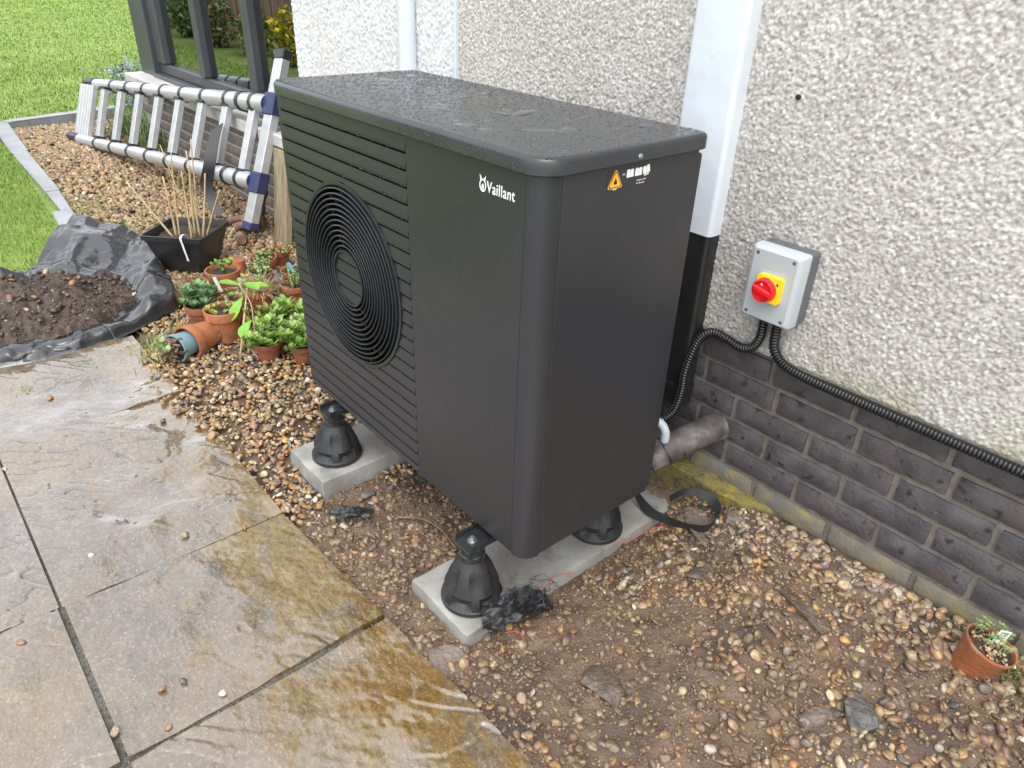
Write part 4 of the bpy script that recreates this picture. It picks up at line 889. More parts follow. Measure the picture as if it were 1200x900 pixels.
for q, f in enumerate(fx+[.012, .032, .052, .072, .092]):
    A, B_ = Ll.lerp(Rl, f), Lu.lerp(Ru, f); h = (B_-A).length; M_ = fr(A-o0); w_ = .035 if q < 8 else .026
    b = MB().box(-w_, w_, -.02, .02, .03, h-.03, M_, bev=.003)
    for xr in (-.6, -.2, .2, .6): b.box(xr*w_-.003, xr*w_+.003, -.0225, -.0195, .035, h-.035, M_)
    rg = b.build('rung', MT['alur'], lad, ang=30)
    if q < 8:
        for z in (.036, h-.05): MB().box(-.042, .042, -.03, .03, z+.004, z+.022, M_, bev=.003).build('rung_bracket', MT['bpl'], rg, ang=30)
if True:
    e = ax*.055; M_ = fr(Rl+e-o0); h = (Ru-Rl).length
    MB().box(-.045, .045, -.026, .026, -.24, h+.25, M_, bev=.004).build('stabiliser_bar', MT['alu'], lad, ang=30)
    for z0, z1, m_ in ((-.285, -.235, 'blue'), (h+.245, h+.30, 'bpl')):
        MB().box(-.05, .05, -.031, .031, z0, z1, M_, bev=.006).build('bar_foot', MT[m_], lad, ang=30)
    for z in (0, h): MB().box(-.062, .052, -.036, .036, z-.062, z+.062, M_, bev=.008).lathe([(.045, -.12), (.05, -.11), (.05, -.05)], 24, fr(Rl+up*z+e-o0) @ Matrix.Rotation(R(90), 4, 'Y')).build('corner_clamp', MT['blue'], lad, ang=30)
def ribbon(name, P, wdir, w, th, m, label=None, cat=None, parent=None, n=8):
    Q = spline(P, n); wd = [Vector(x) for x in wdir]; b = MB(); V = []; F = []
    for i, p in enumerate(Q):
        f = i/(len(Q)-1)*(len(wd)-1); k = min(int(f), len(wd)-2); u = wd[k].lerp(wd[k+1], f-k).normalized(); t_ = (Q[min(i+1, len(Q)-1)]-Q[max(i-1, 0)]).normalized(); nn = t_.cross(u).normalized()
        V += [p-u*w/2+nn*th, p+u*w/2+nn*th, p+u*w/2-nn*th, p-u*w/2-nn*th]
    for i in range(len(Q)-1):
        for k in range(4): F.append((i*4+k, i*4+(k+1) % 4, i*4+4+(k+1) % 4, i*4+4+k))
    F += [(3, 2, 1, 0), tuple(range(len(V)-4, len(V)))]
    o = b.add(V, F).build(name, m, parent, ang=40)
    if label: tag(o, label, cat)
    return o
ribbon('webbing_strap', [(-2.62, .74, .33), (-2.60, .69, .25), (-2.57, .635, .13), (-2.59, .60, .0), (-2.56, .605, -.09), (-2.50, .60, -.17)], [(.3, .8, .5), (.45, .85, .2), (.4, .9, -.2), (.5, .8, -.3)], .075, .004, MT['strap'], 'black strap hanging over the lower rail of the ladder', 'strap')

# plank and old roots beside the ladder foot
Mp = Matrix.Translation((-2.015, .80, -.27)) @ Matrix.Rotation(-.13, 4, 'X')
b = MB().box(-.085, .085, -.018, .018, 0, .56, Mp, bev=.003); tag(b.build('plank', MT['plank'], None, ang=30), 'weathered wooden plank leaning upright against the wall behind the heat pump', 'plank')
for i, (x, y, z, dx, dy, dz, L_, r, l) in enumerate(((-2.30, .63, -.2, .35, .55, .12, .2, .033, 'thick rotten root under the foot of the ladder bar'), (-2.22, .70, -.17, -.2, .5, .9, .15, .024, 'upright stub of rotten wood beside the ladder bar'), (-2.42, .66, -.2, .9, .2, .35, .18, .026, 'pale rotten root left of the ladder bar'), (-2.33, .80, -.19, .1, .3, 1, .2, .022, 'split root standing behind the ladder bar'), (-2.16, .62, -.22, .7, -.3, .1, .13, .03, 'short log end right of the ladder bar'))):
    d = Vector((dx, dy, dz)).normalized(); Q = [Vector((0, 0, 0))+d*L_*k/5+Vector((RNG.normal(0, .008), RNG.normal(0, .008), RNG.normal(0, .005))) for k in range(6)]
    o = MB().tube(Q, [r*(1+.15*RNG.normal()) for k in Q], 9).build('rotten_root', MT['log'], None, ang=50); o.location = (x, y, z); tag(o, l, 'wood', 'rotten roots by the ladder foot')

# ================================================================== BLACK SHEET AND SOIL HEAP
out = [(-1.24, -.34), (-1.215, -.52), (-1.25, -.8), (-1.5, -1.1), (-1.9, -1.05), (-2.10, -.74), (-2.22, -.5), (-2.52, -.3), (-2.84, -.07), (-2.6, .08), (-2.40, .14), (-2.06, .10), (-1.75, .07), (-1.44, .01), (-1.31, -.2)]
Q = np.array([tuple(p) for p in spline([(a, b, 0) for a, b in out+[out[0]]], 22)])[:, :2]; nA = len(Q); C0 = np.array((-1.68, -.50)); nS = 96
sv = np.linspace(.25, 1, nS); a_i = np.linspace(0, 1, nA)
Sg, Ag = np.meshgrid(sv, a_i, indexing='ij'); PX_ = C0[0]+(Q[None, :, 0]-C0[0])*Sg; PY_ = C0[1]+(Q[None, :, 1]-C0[1])*Sg
th = np.arctan2(PY_-C0[1], PX_-C0[0]); ext = np.hypot(Q[:, 0]-C0[0], Q[:, 1]-C0[1])[None, :]
front = ss(.25, .7, PX_+1.68)*ss(.1, -.05, PY_+.3); back = ss(.0, -.5, PX_+1.75)+ss(-.3, 0, PY_)*.7; back = np.clip(back, 0, 1)
cr = lambda f: 1-np.abs(2*f-1)
wx_ = PX_+.05*fbm(PX_*6, PY_*6, 2, 1); wy_ = PY_+.05*fbm(PX_*6+5, PY_*6, 2, 2)
ra_, rb_2 = wx_*.77+wy_*.64, -wx_*.64+wy_*.77; rc_, rd_ = wx_*.87-wy_*.5, wx_*.5+wy_*.87
fold = .06*tri(ra_*2.6, rb_2*8, 3)+.05*tri(rc_*3.2+1, rd_*9, 6)+.026*tri(ra_*9, rd_*16, 9)+.01*tri(rc_*21, rb_2*24, 2)+.02*cr(vn(th*3.1+3, Sg*2.2, 3))**4
rollb = np.exp(-((Sg-.86)/.075)**2)*.058*front
lz = .05*ss(-2.2, -2.5, PX_)*ss(.02, -.14, PY_)
ZS = G(PX_, PY_)+.012+back*(fold*.95*ss(1.0, .95, Sg)+.0*np.exp(-((Sg-.72)/.16)**2))+(1-back)*fold*.45*ss(1.0, .93, Sg)+rollb+lz*ss(.3, .8, Sg)
for (bx_, by_, bh, bw) in ((-1.42, -.13, .055, .06), (-1.60, -.06, .05, .08), (-2.05, -.62, .09, .07), (-2.02, -.80, .08, .07)): ZS += bh*np.exp(-(((PX_-bx_)**2+(PY_-by_)**2)/bw**2))
sh_ = npmesh('plastic_sheet', np.stack([PX_, PY_, ZS], -1).reshape(-1, 3), gridF(nS, nA)[:, ::-1], MT['sheet']); tag(sh_, 'crumpled wet black plastic sheet spread under a soil heap', 'plastic sheet')
md = sh_.modifiers.new('thick', 'SOLIDIFY'); md.thickness = .0015
# rolled front edge
rp = spline([(-1.50, -1.05, -.235), (-1.36, -.86, -.232), (-1.30, -.72, -.225), (-1.29, -.58, -.228), (-1.30, -.44, -.232), (-1.325, -.33, -.245)], 26)
na = 34; V = []
for i, p in enumerate(rp):
    f = i/(len(rp)-1); rr_ = .05*(1-.5*f**3)
    for k_ in range(na):
        a = 2*math.pi*k_/na; r = rr_*(.55+.75*float(tri(f*6+.3*math.cos(a), 1.6*math.sin(a)+1.3*math.cos(a)+f*2, 5))+.3*float(tri(f*17, 3*math.sin(a)+2*math.cos(a), 7))); V.append((p.x+r*math.cos(a)*1.25, p.y, max(-.251, p.z+r*math.sin(a)*.75)))
nr_ = len(rp); F = [(i*na+k_, i*na+(k_+1) % na, (i+1)*na+(k_+1) % na, (i+1)*na+k_) for i in range(nr_-1) for k_ in range(na)]+[tuple(range(na-1, -1, -1)), tuple(range((nr_-1)*na, nr_*na))]
o = MB().add(V, F).build('sheet_roll', MT['sheet'], sh_, smooth=True)
u, v = np.meshgrid(np.linspace(-1, 1, 210), np.linspace(-1, 1, 210), indexing='ij'); hx = -1.70+.40*u; hy = -.60+.50*v; rr2 = np.hypot(u, v)
rr2 = rr2*(1+.75*(fbm(hx*5, hy*5, 4, 4)-.5)); dd, rid = cells(hx, hy, .05, 7); d3, r3 = cells(hx+2, hy+1, .02, 2)
prof = np.clip(1-rr2, 0, 1)**.85
hz = -.262+.02*ss(1.0, .8, rr2)+prof*(.15+.16*(fbm(hx*5, hy*5, 3, 8)-.45))+prof**.4*(np.clip(1-dd**2, 0, 1)*.040*rid+np.clip(1-d3**2, 0, 1)*.018*r3)+.022*(fbm(hx*45, hy*45, 3, 3)-.5); hz = np.where(rr2 > 1.02, -.285, hz)
soil = npmesh('soil_heap', np.stack([hx, hy, hz], -1).reshape(-1, 3), gridF(210, 210), MT['soil']); tag(soil, 'heap of dark brown soil on the black plastic sheet', 'soil heap')
k = 900; a = RNG.uniform(0, 6.28, k); r = np.sqrt(RNG.random(k))*.95; x = -1.70+.40*r*np.cos(a); y = -.60+.50*r*np.sin(a); iu = np.clip(((x+1.70)/.40+1)/2*209, 0, 209).astype(int); iv = np.clip(((y+.60)/.50+1)/2*209, 0, 209).astype(int)
c = np.where(RNG.random((k, 1)) < .8, np.array([(.07, .048, .034)]), pick(k, .45)); o = pebbles('soil_crumbs', np.stack([x, y, hz[iu, iv]+.002], 1), .005+.020*RNG.random(k)**4, c, V12, None, None); o.parent = soil

# ================================================================== POTS AND PLANTS
def leafv(L_, w, curl=.3, cup=.25):
    """fleshy leaf along +x from the origin: 3 sections of 3 points and a tip"""
    V = [(0, 0, 0)]
    for f, ww in ((.3, .6), (.62, 1.0), (.86, .72)):
        z = L_*curl*f*f
        V += [(L_*f, -w*ww/2, z+w*cup*ww), (L_*f, 0, z), (L_*f, w*ww/2, z+w*cup*ww)]
    V.append((L_, 0, L_*curl))
    F = [(0, 1, 2), (0, 2, 3)]
    for k in (1, 4): F += [(k, k+3, k+4, k+1), (k+1, k+4, k+5, k+2)]
    F += [(7, 10, 8), (8, 10, 9)]
    return V, F
def rosette(b, c, r, n, rnd, rise=.5, wr=.5):
    for i in range(n):
        a = i*2.4+rnd.random(); f = i/n; L_ = r*(1-.55*f)*rnd.uniform(.85, 1.1); V, F = leafv(L_, L_*wr, .35, .2)
        M_ = Matrix.Translation(c) @ Matrix.Rotation(a, 4, 'Z') @ Matrix.Rotation(-(rise+f*.8)*rnd.uniform(.8, 1.2), 4, 'Y')
        b.add([M_ @ Vector(p) for p in V], F)
def pot_body(t, r, h, m, M_=None, seg=36):
    p = [(r*.66, 0), (r*.70, h*.12), (r*.86, h*.70), (r*.93, h*.715), (r*.965, h*.74), (r*1.0, h*.97), (r*.99, h), (r*.90, h), (r*.87, h*.95), (r*.84, h*.72), (r*.6, h*.1)]
    return MB().lathe(p, seg, M_).build('pot', m, t, ang=32)
def soil_disc(t, r, z, M_=None):
    n = 24; V = [(0, 0, z+.004)]; F = []
    for k, rr_ in enumerate((.35, .7, 1.0)):
        for i in range(n): a = 2*math.pi*i/n; V.append((r*rr_*math.cos(a), r*rr_*math.sin(a), z+random.uniform(-.003, .004)))
    F += [(0, 1+i, 1+(i+1) % n) for i in range(n)]
    for k in range(2): F += [(1+k*n+i, 1+(k+1)*n+i, 1+(k+1)*n+(i+1) % n, 1+k*n+(i+1) % n) for i in range(n)]
    if M_ is not None: V = [M_ @ Vector(v) for v in V]
    return MB().add(V, F).build('soil', MT['compost'], t)
def plant_mesh(t, kind, r, z, rnd, m, spread=1.0):
    b = MB()
    if kind == 'rosettes':
        for i in range(rnd.randint(16, 22)):
            a = rnd.uniform(0, 6.28); q = r*.8*spread*math.sqrt(rnd.random()); rosette(b, Vector((q*math.cos(a), q*math.sin(a), z+rnd.uniform(.004, .02)*(1.4-q/r))), r*rnd.uniform(.22, .38), 12, rnd)
    elif kind == 'clump':      # upright stems with whorls of leaves
        for i in range(26):
            a = rnd.uniform(0, 6.28); q = r*.75*spread*math.sqrt(rnd.random()); hh = rnd.uniform(.03, .07)*(1.3-q/r*.5)
            p0 = Vector((q*math.cos(a), q*math.sin(a), z)); p1 = p0*1.12+Vector((0, 0, hh)); p1.z = z+hh
            b.tube([p0, p1], .0016, 5); 
            for f in (.45, .75, 1.0): rosette(b, p0.lerp(p1, f), r*rnd.uniform(.2, .28), 6, rnd, .3)
    elif kind == 'leafy':      # large sedum with round leaves, spilling over
        for i in range(30):
            a = rnd.uniform(0, 6.28); q = r*1.25*spread*math.sqrt(rnd.random()); hh = rnd.uniform(.01, .10)*(1.25-.6*q/(r*1.3))
            p0 = Vector((q*.4*math.cos(a), q*.4*math.sin(a), z)); p1 = Vector((q*math.cos(a), q*math.sin(a), z+hh)); b.tube([p0, p0.lerp(p1, .6)+Vector((0, 0, .012)), p1], .002, 5)
            rosette(b, p1, rnd.uniform(.03, .052), 8, rnd, .12, .52)
            rosette(b, p0.lerp(p1, .6)+Vector((0, 0, .01)), rnd.uniform(.028, .042), 4, rnd, -.05, .5)
    elif kind == 'spiky':      # brown upright sedum heads
        for i in range(60):
            a = rnd.uniform(0, 6.28); q = r*.85*math.sqrt(rnd.random()); hh = rnd.uniform(.03, .085)*(1.2-.5*q/r)
            p0 = Vector((q*math.cos(a), q*math.sin(a), z)); p1 = Vector((q*1.15*math.cos(a), q*1.15*math.sin(a), z+hh)); b.tube([p0, p1], .0018, 4); rosette(b, p1, .012, 6, rnd, .7, .5)
    elif kind == 'sparse':
        for i in range(8):
            a = rnd.uniform(0, 6.28); q = r*.6*rnd.random(); rosette(b, Vector((q*math.cos(a), q*math.sin(a), z+rnd.uniform(.01, .05))), r*rnd.uniform(.3, .5), 9, rnd, .4, .55)
    o = b.build('plant', m, t, smooth=True); return o
def pot(x, y, r, h, m, kind, lm, label, seed, tilt=(0, 0), spread=1.0, dz=0, fill=.86):
    rnd = random.Random(seed); t = empty('plant_pot', (x, y, float(G(x, y))+.004+dz)); t.rotation_euler = (tilt[0], tilt[1], 0); tag(t, label, 'plant pot', 'terracotta plant pots')
    pot_body(t, r, h, MT[m]); soil_disc(t, r*.84, h*fill)
    if kind: plant_mesh(t, kind, r, h*fill, rnd, MT[lm], spread)
    return t
pot(-1.675, .633, .060, .10, 'terra2', 'rosettes', 'lg3', 'terracotta pot of yellow green plants at the back beside the plank', 1, spread=1.4)
pot(-1.60, .52, .073, .11, 'terra', 'rosettes', 'lg5', 'tilted terracotta pot of pale rosettes next to the upside down pot', 2, tilt=(.16, .1), spread=1.0)
t = empty('plant_pot', (-1.69, .395, float(G(-1.69, .395))+.095)); t.rotation_euler = (math.pi-.1, .08, 0); pot_body(t, .064, .095, MT['terra']); tag(t, 'empty terracotta pot standing upside down behind the others', 'plant pot', 'terracotta plant pots')
t = pot(-1.46, .24, .085, .14, 'terra', 'sparse', 'lg1', 'wide terracotta pot of dark soil with one green plant, behind the labels', 4)
pot(-1.42, .41, .07, .10, 'terra', 'clump', 'lg5', 'terracotta pot of pale green clump with a grey plant label', 5)
pot(-1.35, .555, .06, .10, 'terra', 'rosettes', 'lg2', 'terracotta pot with a bright blue plant label near the grille edge', 6)
pot(-1.15, .47, .066, .11, 'terra', 'clump', 'lg5', 'terracotta pot of small green plants against the heat pump edge, below the blue label', 7)
pot(-1.04, .37, .052, .09, 'terra2', 'rosettes', 'lg2', 'small terracotta pot between the dead grass and the heat pump', 8)
pot(-1.42, .09, .077, .09, 'terra', 'spiky', 'lg4', 'low terracotta pot of brown sedum by the black planter', 9)
pot(-1.16, .02, .072, .12, 'terra2', 'leafy', 'lg2', 'terracotta pot of blue green succulent nearest the black sheet', 10, spread=.75)
pot(-.985, .06, .084, .15, 'terra', 'rosettes', 'lg3', 'large upright terracotta pot of yellow sedum behind the fallen pot', 11)
pot(-1.16, .155, .056, .11, 'terra', 'sparse', 'lg1', 'terracotta pot with white labels behind the large upright pot', 12)
pot(-.95, .205, .05, .10, 'terra', 'rosettes', 'lg4', 'small terracotta pot amid the big green leaves', 13)
pot(-.70, .13, .062, .085, 'terra2', 'leafy', 'lg1', 'dark terracotta pot of fleshy green plant, front most beside the stick', 14, spread=1.25)
pot(-.59, .24, .06, .085, 'terra2', 'leafy', 'lg1', 'dark terracotta pot under green leaves, half behind the heat pump corner', 15, spread=1.3)
pot(-.80, .26, .066, .11, 'terra2', 'leafy', 'lg1', 'pot overflowing with bright green succulent in the middle of the group', 16, spread=1.5)
# dead grass clump in its pot
t = pot(-1.2, .315, .062, .10, 'terra', None, None, 'terracotta pot of dead straw coloured grass in the middle of the group', 17)
b = MB(); rnd = random.Random(3)
for i in range(150):
    a = rnd.uniform(0, 6.28); q = .045*math.sqrt(rnd.random()); L_ = rnd.uniform(.06, .17); el = rnd.uniform(.15, 1.3); p0 = Vector((q*math.cos(a), q*math.sin(a), .085)); d = Vector((math.cos(a)*math.cos(el), math.sin(a)*math.cos(el), math.sin(el)))
    p1 = p0+d*L_*.6; p2 = p1+Vector((d.x, d.y, d.z-.7))*L_*.45; b.tube([p0, p1, p2], [.0013, .0011, .0006], 3)
tag(b.build('dead_grass', MT['straw'], t), kind='stuff')
# plant labels
def ptag(x, y, z, tilt, m, label, w=.014, h=.075):
    o = MB().add([(-w/2, -.0006, 0), (w/2, -.0006, 0), (w/2, -.0006, h), (-w/2, -.0006, h), (-w/2, .0006, 0), (w/2, .0006, 0), (w/2, .0006, h), (-w/2, .0006, h)], [(0, 1, 2, 3), (5, 4, 7, 6), (1, 5, 6, 2), (4, 0, 3, 7), (3, 2, 6, 7), (4, 5, 1, 0)]).build('plant_label', MT[m]); o.location = (x, y, z); o.rotation_euler = (tilt[0], tilt[1], .8); tag(o, label, 'plant label', 'plant labels')
ptag(-1.31, .17, -.17, (.1, -.25), 'ltag', 'white plant label standing behind the green succulent', .018, .08); ptag(-1.14, .14, -.17, (.2, -.15), 'ltag', 'short white plant label just behind the large upright pot', .014, .05)
ptag(-1.27, .46, -.19, (.1, -.35), 'kerb', 'grey plant label beside the dead grass', .022, .085); ptag(-1.31, .55, -.17, (.2, -.3), 'btag', 'blue plant label near the heat pump edge', .02, .075)
for (x, y, n_, m_, l) in ((-.70, .27, 26, 'lg5', 'pale green stonecrop sprawling between the pots and the heat pump'), (-.88, .14, 14, 'lg3', 'yellow green stonecrop sprawling on the shingle beside the large upright pot'), (-1.30, .33, 16, 'lg5', 'pale trailing plant lying over the dead grass')):
    t = empty('stonecrop', (x, y, -.258)); tag(t, l, 'plant'); rnd = random.Random(n_); b = MB()
    for q in range(n_):
        a = rnd.uniform(0, 6.28); r_ = .12*math.sqrt(rnd.random()); h_ = rnd.uniform(.03, .15); p0 = Vector((r_*.3*math.cos(a), r_*.3*math.sin(a), .01)); p1 = Vector((r_*math.cos(a), r_*math.sin(a), h_)); b.tube([p0, p0.lerp(p1, .5)+Vector((0, 0, .02)), p1], .0018, 4)
        rosette(b, p1, rnd.uniform(.025, .05), 7, rnd, rnd.uniform(-.1, .4), rnd.uniform(.35, .6)); rosette(b, p0.lerp(p1, .55)+Vector((0, 0, .015)), rnd.uniform(.025, .04), 4, rnd, -.1, .5)
    b.build('foliage', MT[m_], t, smooth=True)
# young leafy plant with big leaves, pale stick
t = empty('leafy_seedling', (-.93, .13, -.262)); tag(t, 'young plant with large bright oval leaves leaning over the pots', 'plant')
MB().tube(spline([(.20, -.03, .02), (.10, .0, .10), (.05, .02, .19), (.0, .0, .27)], 6), .0028, 6).build('stem', MT['straw'], t, smooth=True)
MB().tube(spline([(.0, .0, .02), (.01, .0, .12), (.0, .02, .28)], 6), .0026, 6).build('stem', MT['log'], t, smooth=True)
for (p, yaw, pit, L_, m) in (((.0, .01, .21), -1.2, .7, .12, 'big'), ((.0, .01, .26), -2.2, -.25, .10, 'big'), ((.0, .02, .27), .2, -.1, .11, 'big'), ((.02, .02, .25), 1.0, -.2, .10, 'big'), ((.08, .0, .13), -1.0, .35, .10, 'big'), ((.12, .0, .09), .6, .2, .09, 'lg1'), ((.03, .02, .25), 1.7, -.15, .09, 'yleaf'), ((.24, .09, .03), .2, .5, .05, 'yleaf')):
    V, F = leafv(L_, L_*.5, -.12, .16); M_ = Matrix.Translation(p) @ Matrix.Rotation(yaw, 4, 'Z') @ Matrix.Rotation(pit, 4, 'Y'); MB().add([M_ @ Vector(q) for q in V], F).build('leaf', MT[m], t, smooth=True)
o = MB().tube([(-.78, .035, -.245), (-.86, .10, -.14), (-.95, .17, -.03)], [.0042, .005, .0035], 8).build('pale_stick', MT['straw'], None, smooth=True); tag(o, 'pale stick leaning across the green plants', 'stick')
# fallen pot with a blue pot inside
fp = Vector((-.992, .015, -.262+.056)); fd = Vector((.42, -.90, .03)).normalized()
t = empty('fallen_pot', (fp.x, fp.y, -.262)); tag(t, 'terracotta pot lying on its side on the shingle edge', 'plant pot', 'fallen pots'); o0 = Vector((fp.x, fp.y, -.262))
pot_body(t, .079, .165, MT['terra'], axisM(fp-o0, fd))
t = empty('blue_pot', tuple(fp+fd*.20-Vector((0, 0, .06)))); tag(t, 'blue grey glazed pot sliding out of the fallen terracotta pot', 'plant pot', 'fallen pots'); o0 = t.location.copy()
bM = axisM(fp+fd*.09+Vector((0, 0, .004))-o0, fd)
MB().lathe([(.042, 0), (.046, .01), (.058, .125), (.062, .128), (.062, .138), (.056, .138), (.05, .11), (.04, .02)], 32, bM).build('pot', MT['bluepot'], t, ang=32)
P = RNG.normal(0, 1, (70, 3))*np.array((.024, .024, .011))+np.array((0, 0, .142)); V0 = np.array([tuple(bM @ Vector(p)) for p in P]); o = pebbles('soil_crumbs', V0, .006+.010*RNG.random(70), np.tile((.13, .075, .05), (70, 1))*RNG.uniform(.6, 1.4, (70, 1)), V42, None, None); o.parent = t
b = MB(); rnd = random.Random(8)
for q in range(5): rosette(b, bM @ Vector((rnd.uniform(-.045, .03), rnd.uniform(-.03, .03), .165+rnd.uniform(0, .035))), rnd.uniform(.03, .042), 8, rnd, .2, .55)
b.build('plant', MT['lg5'], t, smooth=True)
# square black planter with dry canes
pl = empty('square_planter', (-1.93, .24, float(G(-1.93, .24)))); tag(pl, 'square black plastic planter of soil with dry canes', 'planter'); Mz = Matrix.Rotation(R(43.5), 4, 'Z')
def sq(s_, z, rnd_=.02, n=4):
    return [tuple(Mz @ Vector((x, y, z))) for x, y in rect(s_/2, s_/2, rnd_, n)]
loops = [sq(.20, 0), sq(.315, .20), sq(.335, .202), sq(.338, .228), sq(.322, .228), sq(.30, .19), sq(.295, .17)]; V = [p for l in loops for p in l]; n = 20
F = [(k*n+i, k*n+(i+1) % n, k*n+n+(i+1) % n, k*n+n+i) for k in range(6) for i in range(n)]+[tuple(range(n-1, -1, -1))]
MB().add(V, F).build('planter_shell', MT['bpl'], pl, ang=30)
u, v = np.meshgrid(np.linspace(-1, 1, 40), np.linspace(-1, 1, 40), indexing='ij'); c_, s_ = math.cos(R(43.5)), math.sin(R(43.5)); hx = (u*c_-v*s_)*.149; hy = (u*s_+v*c_)*.149
npmesh('soil', np.stack([hx, hy, .175+.02*fbm(u*6, v*6, 4, 2)], -1).reshape(-1, 3), gridF(40, 40), MT['compost'], pl)
for (x, y, tx, ty, h, r) in ((-.02, -.05, .0, -.06, .27, .0055), (.0, -.04, .01, .0, .36, .004), (.03, .03, .07, .06, .33, .006), (.05, .05, .06, .06, .37, .0045), (.06, .06, .10, .12, .28, .005), (.02, .05, .10, .08, .42, .0035), (-.03, -.06, -.16, -.20, .24, .005), (.07, .0, .09, .01, .30, .004), (.04, .03, .03, -.05, .40, .003), (.05, .08, .16, .16, .22, .004)):
    h *= 1.25; r *= 1.4
    MB().tube(spline([(x, y, .17), ((x+tx)/2+random.uniform(-.012, .012), (y+ty)/2, .17+h*.5), (tx, ty, .17+h)], 5), [r*(1-.4*i/10) for i in range(11)], 6).build('cane', MT['cane'], pl, smooth=True)
ribbon('tie', [(.09, -.02, .195), (.13, -.05, .236), (.166, -.082, .234), (.166, -.078, .19), (.152, -.062, .10)], [(.7, .7, 0), (.7, .7, 0)], .010, .0012, MT['ltag'], parent=pl)
# small pot by the plinth at the right
px_, py_ = 1.893, .675; gz = float(bedz(np.array([px_]), np.array([py_]))[0])
t = empty('plant_pot', (px_, py_, gz-.012)); t.rotation_euler = (-.10, .22, 0); tag(t, 'orange pot of green seedlings with white tag, alone by the brick plinth', 'plant pot', 'terracotta plant pots')
MB().lathe([(.037, 0), (.039, .004), (.053, .083), (.0555, .086), (.0555, .092), (.0525, .092), (.050, .08), (.036, .01)], 36).build('pot', MT['terra'], t, ang=32)
soil_disc(t, .0515, .083); P = np.stack([RNG.normal(0, .023, 90), RNG.normal(0, .023, 90), np.full(90, .088)], 1); o = pebbles('grit_topping', P, .0025+.003*RNG.random(90), pick(90)*1.1, V42, None, None); o.parent = t
b = MB(); rnd = random.Random(21)
for q in range(20):
    a = rnd.uniform(0, 6.28); r_ = .045*math.sqrt(rnd.random()); p = Vector((r_*math.cos(a)-.008, r_*math.sin(a)+.012, .093+rnd.uniform(.004, .026))); b.tube([p-Vector((0, 0, .022)), p], .0008, 4); rosette(b, p, rnd.uniform(.010, .016), 5, rnd, .25, .8)
b.build('seedlings', MT['lg5'], t, smooth=True)
tg = MB().box(-.013, .013, -.0005, .0005, .07, .13, Matrix.Translation((.012, .030, 0)) @ Matrix.Rotation(.75, 4, 'Z') @ Matrix.Rotation(-.1, 4, 'Y')).build('price_tag', MT['ltag'], t)
Mtg = Matrix.Translation((.012, .030, 0)) @ Matrix.Rotation(.75, 4, 'Z') @ Matrix.Rotation(-.1, 4, 'Y')
for z in (.122, .115): MB().box(-.009, .008, -.0009, -.00055, z, z+.003, Mtg).build('printed_line', MT['blk'], tg)
for q in range(7): MB().box(-.009+q*.0026, -.0078+q*.0026, -.0009, -.00055, .100, .110, Mtg).build('printed_bar', MT['blk'], tg)

# ================================================================== SCRAPS
ribbon('webbing_strap', [(.95, .60, -.17), (.985, .60, -.195), (1.03, .595, -.203), (1.10, .60, -.195), (1.16, .61, -.178), (1.205, .625, -.16), (1.205, .675, -.14), (1.17, .70, -.125), (1.12, .695, -.12), (1.075, .675, -.135), (1.05, .65, -.165)], [(0, 0, 1), (.3, .5, .6), (0, -.4, .8), (.2, .3, .8), (.3, .6, .6), (0, -.3, 1)], .030, .0014, MT['strap'], 'black webbing strap looped on the ground behind the near slab', 'strap')
u, v = np.meshgrid(np.linspace(-1, 1, 46), np.linspace(-1, 1, 34), indexing='ij'); hx = 1.055+.035*u+.03*v+.012*(fbm(u*3, v*3, 3, 2)-.5)*2; hy = .03+.095*v-.02*u
jag = .014*(fbm(v*9+3, u*0, 2, 4)-.5); hx = hx+jag*np.abs(u); zz = np.where(hx < 1.045, ZR_+.006, -.235)+.05*tri(u*1.3+2, v*1.6, 5)+.014*tri(u*4, v*4.5, 2)-.014
o = npmesh('membrane_scrap', np.stack([hx, hy, zz], -1).reshape(-1, 3), gridF(46, 34), MT['strap']); tag(o, 'torn black membrane scrap beside the near rubber foot', 'membrane')
b = MB(); rnd = random.Random(5)
for i in range(120):
    f = rnd.random(); p = Vector((1.03+rnd.uniform(-.03, .05), -.06+.22*f, ZR_+.012+rnd.uniform(0, .02))); a = rnd.uniform(-2.2, 1.2); L_ = rnd.uniform(.015, .05); q = p+Vector((math.cos(a)*L_, math.sin(a)*L_, rnd.uniform(-.01, .015))); b.tube([p, (p+q)/2+Vector((0, 0, rnd.uniform(0, .01))), q], .0006, 3)
tag(b.build('frayed_threads', MT['strap'], o), kind='stuff')
b = MB(); V = [(1.005+.0*i, 0, 0) for i in range(2)]
def thread(P, label, name='red_thread', m='red', cat='thread', grp='red threads'): o2 = MB().tube(spline(P, 8), .0011 if m == 'red' else .0035, 5).build(name, MT[m], None, smooth=True); tag(o2, label, cat, grp)
thread([(1.03, .12, -.214), (1.05, .13, -.20), (1.055, .16, -.205), (1.03, .17, -.213), (1.04, .2, -.21), (1.06, .24, -.213)], 'red thread curled at the slab edge beside the membrane scrap')
thread([(1.085, -.035, -.232), (1.10, -.02, -.222), (1.115, -.01, -.226), (1.13, -.012, -.232)], 'short red thread below the membrane scrap')
thread([(1.05, .42, -.215), (1.07, .47, -.203), (1.08, .53, -.2), (1.10, .57, -.195)], 'red thread along the rear edge of the near slab')
u, v = np.meshgrid(np.linspace(-1, 1, 40), np.linspace(-1, 1, 14), indexing='ij'); hx = .42+.035*u+.018*v; hy = -.105+.055*u-.02*v
o = npmesh('membrane_scrap', np.stack([hx, hy, -.262+.03*tri(u*2, v*1.4, 8)+.008*tri(u*6, v*4, 3)], -1).reshape(-1, 3), gridF(40, 14), MT['strap']); tag(o, 'small shred of black membrane trodden into the gravel between the slabs', 'membrane')
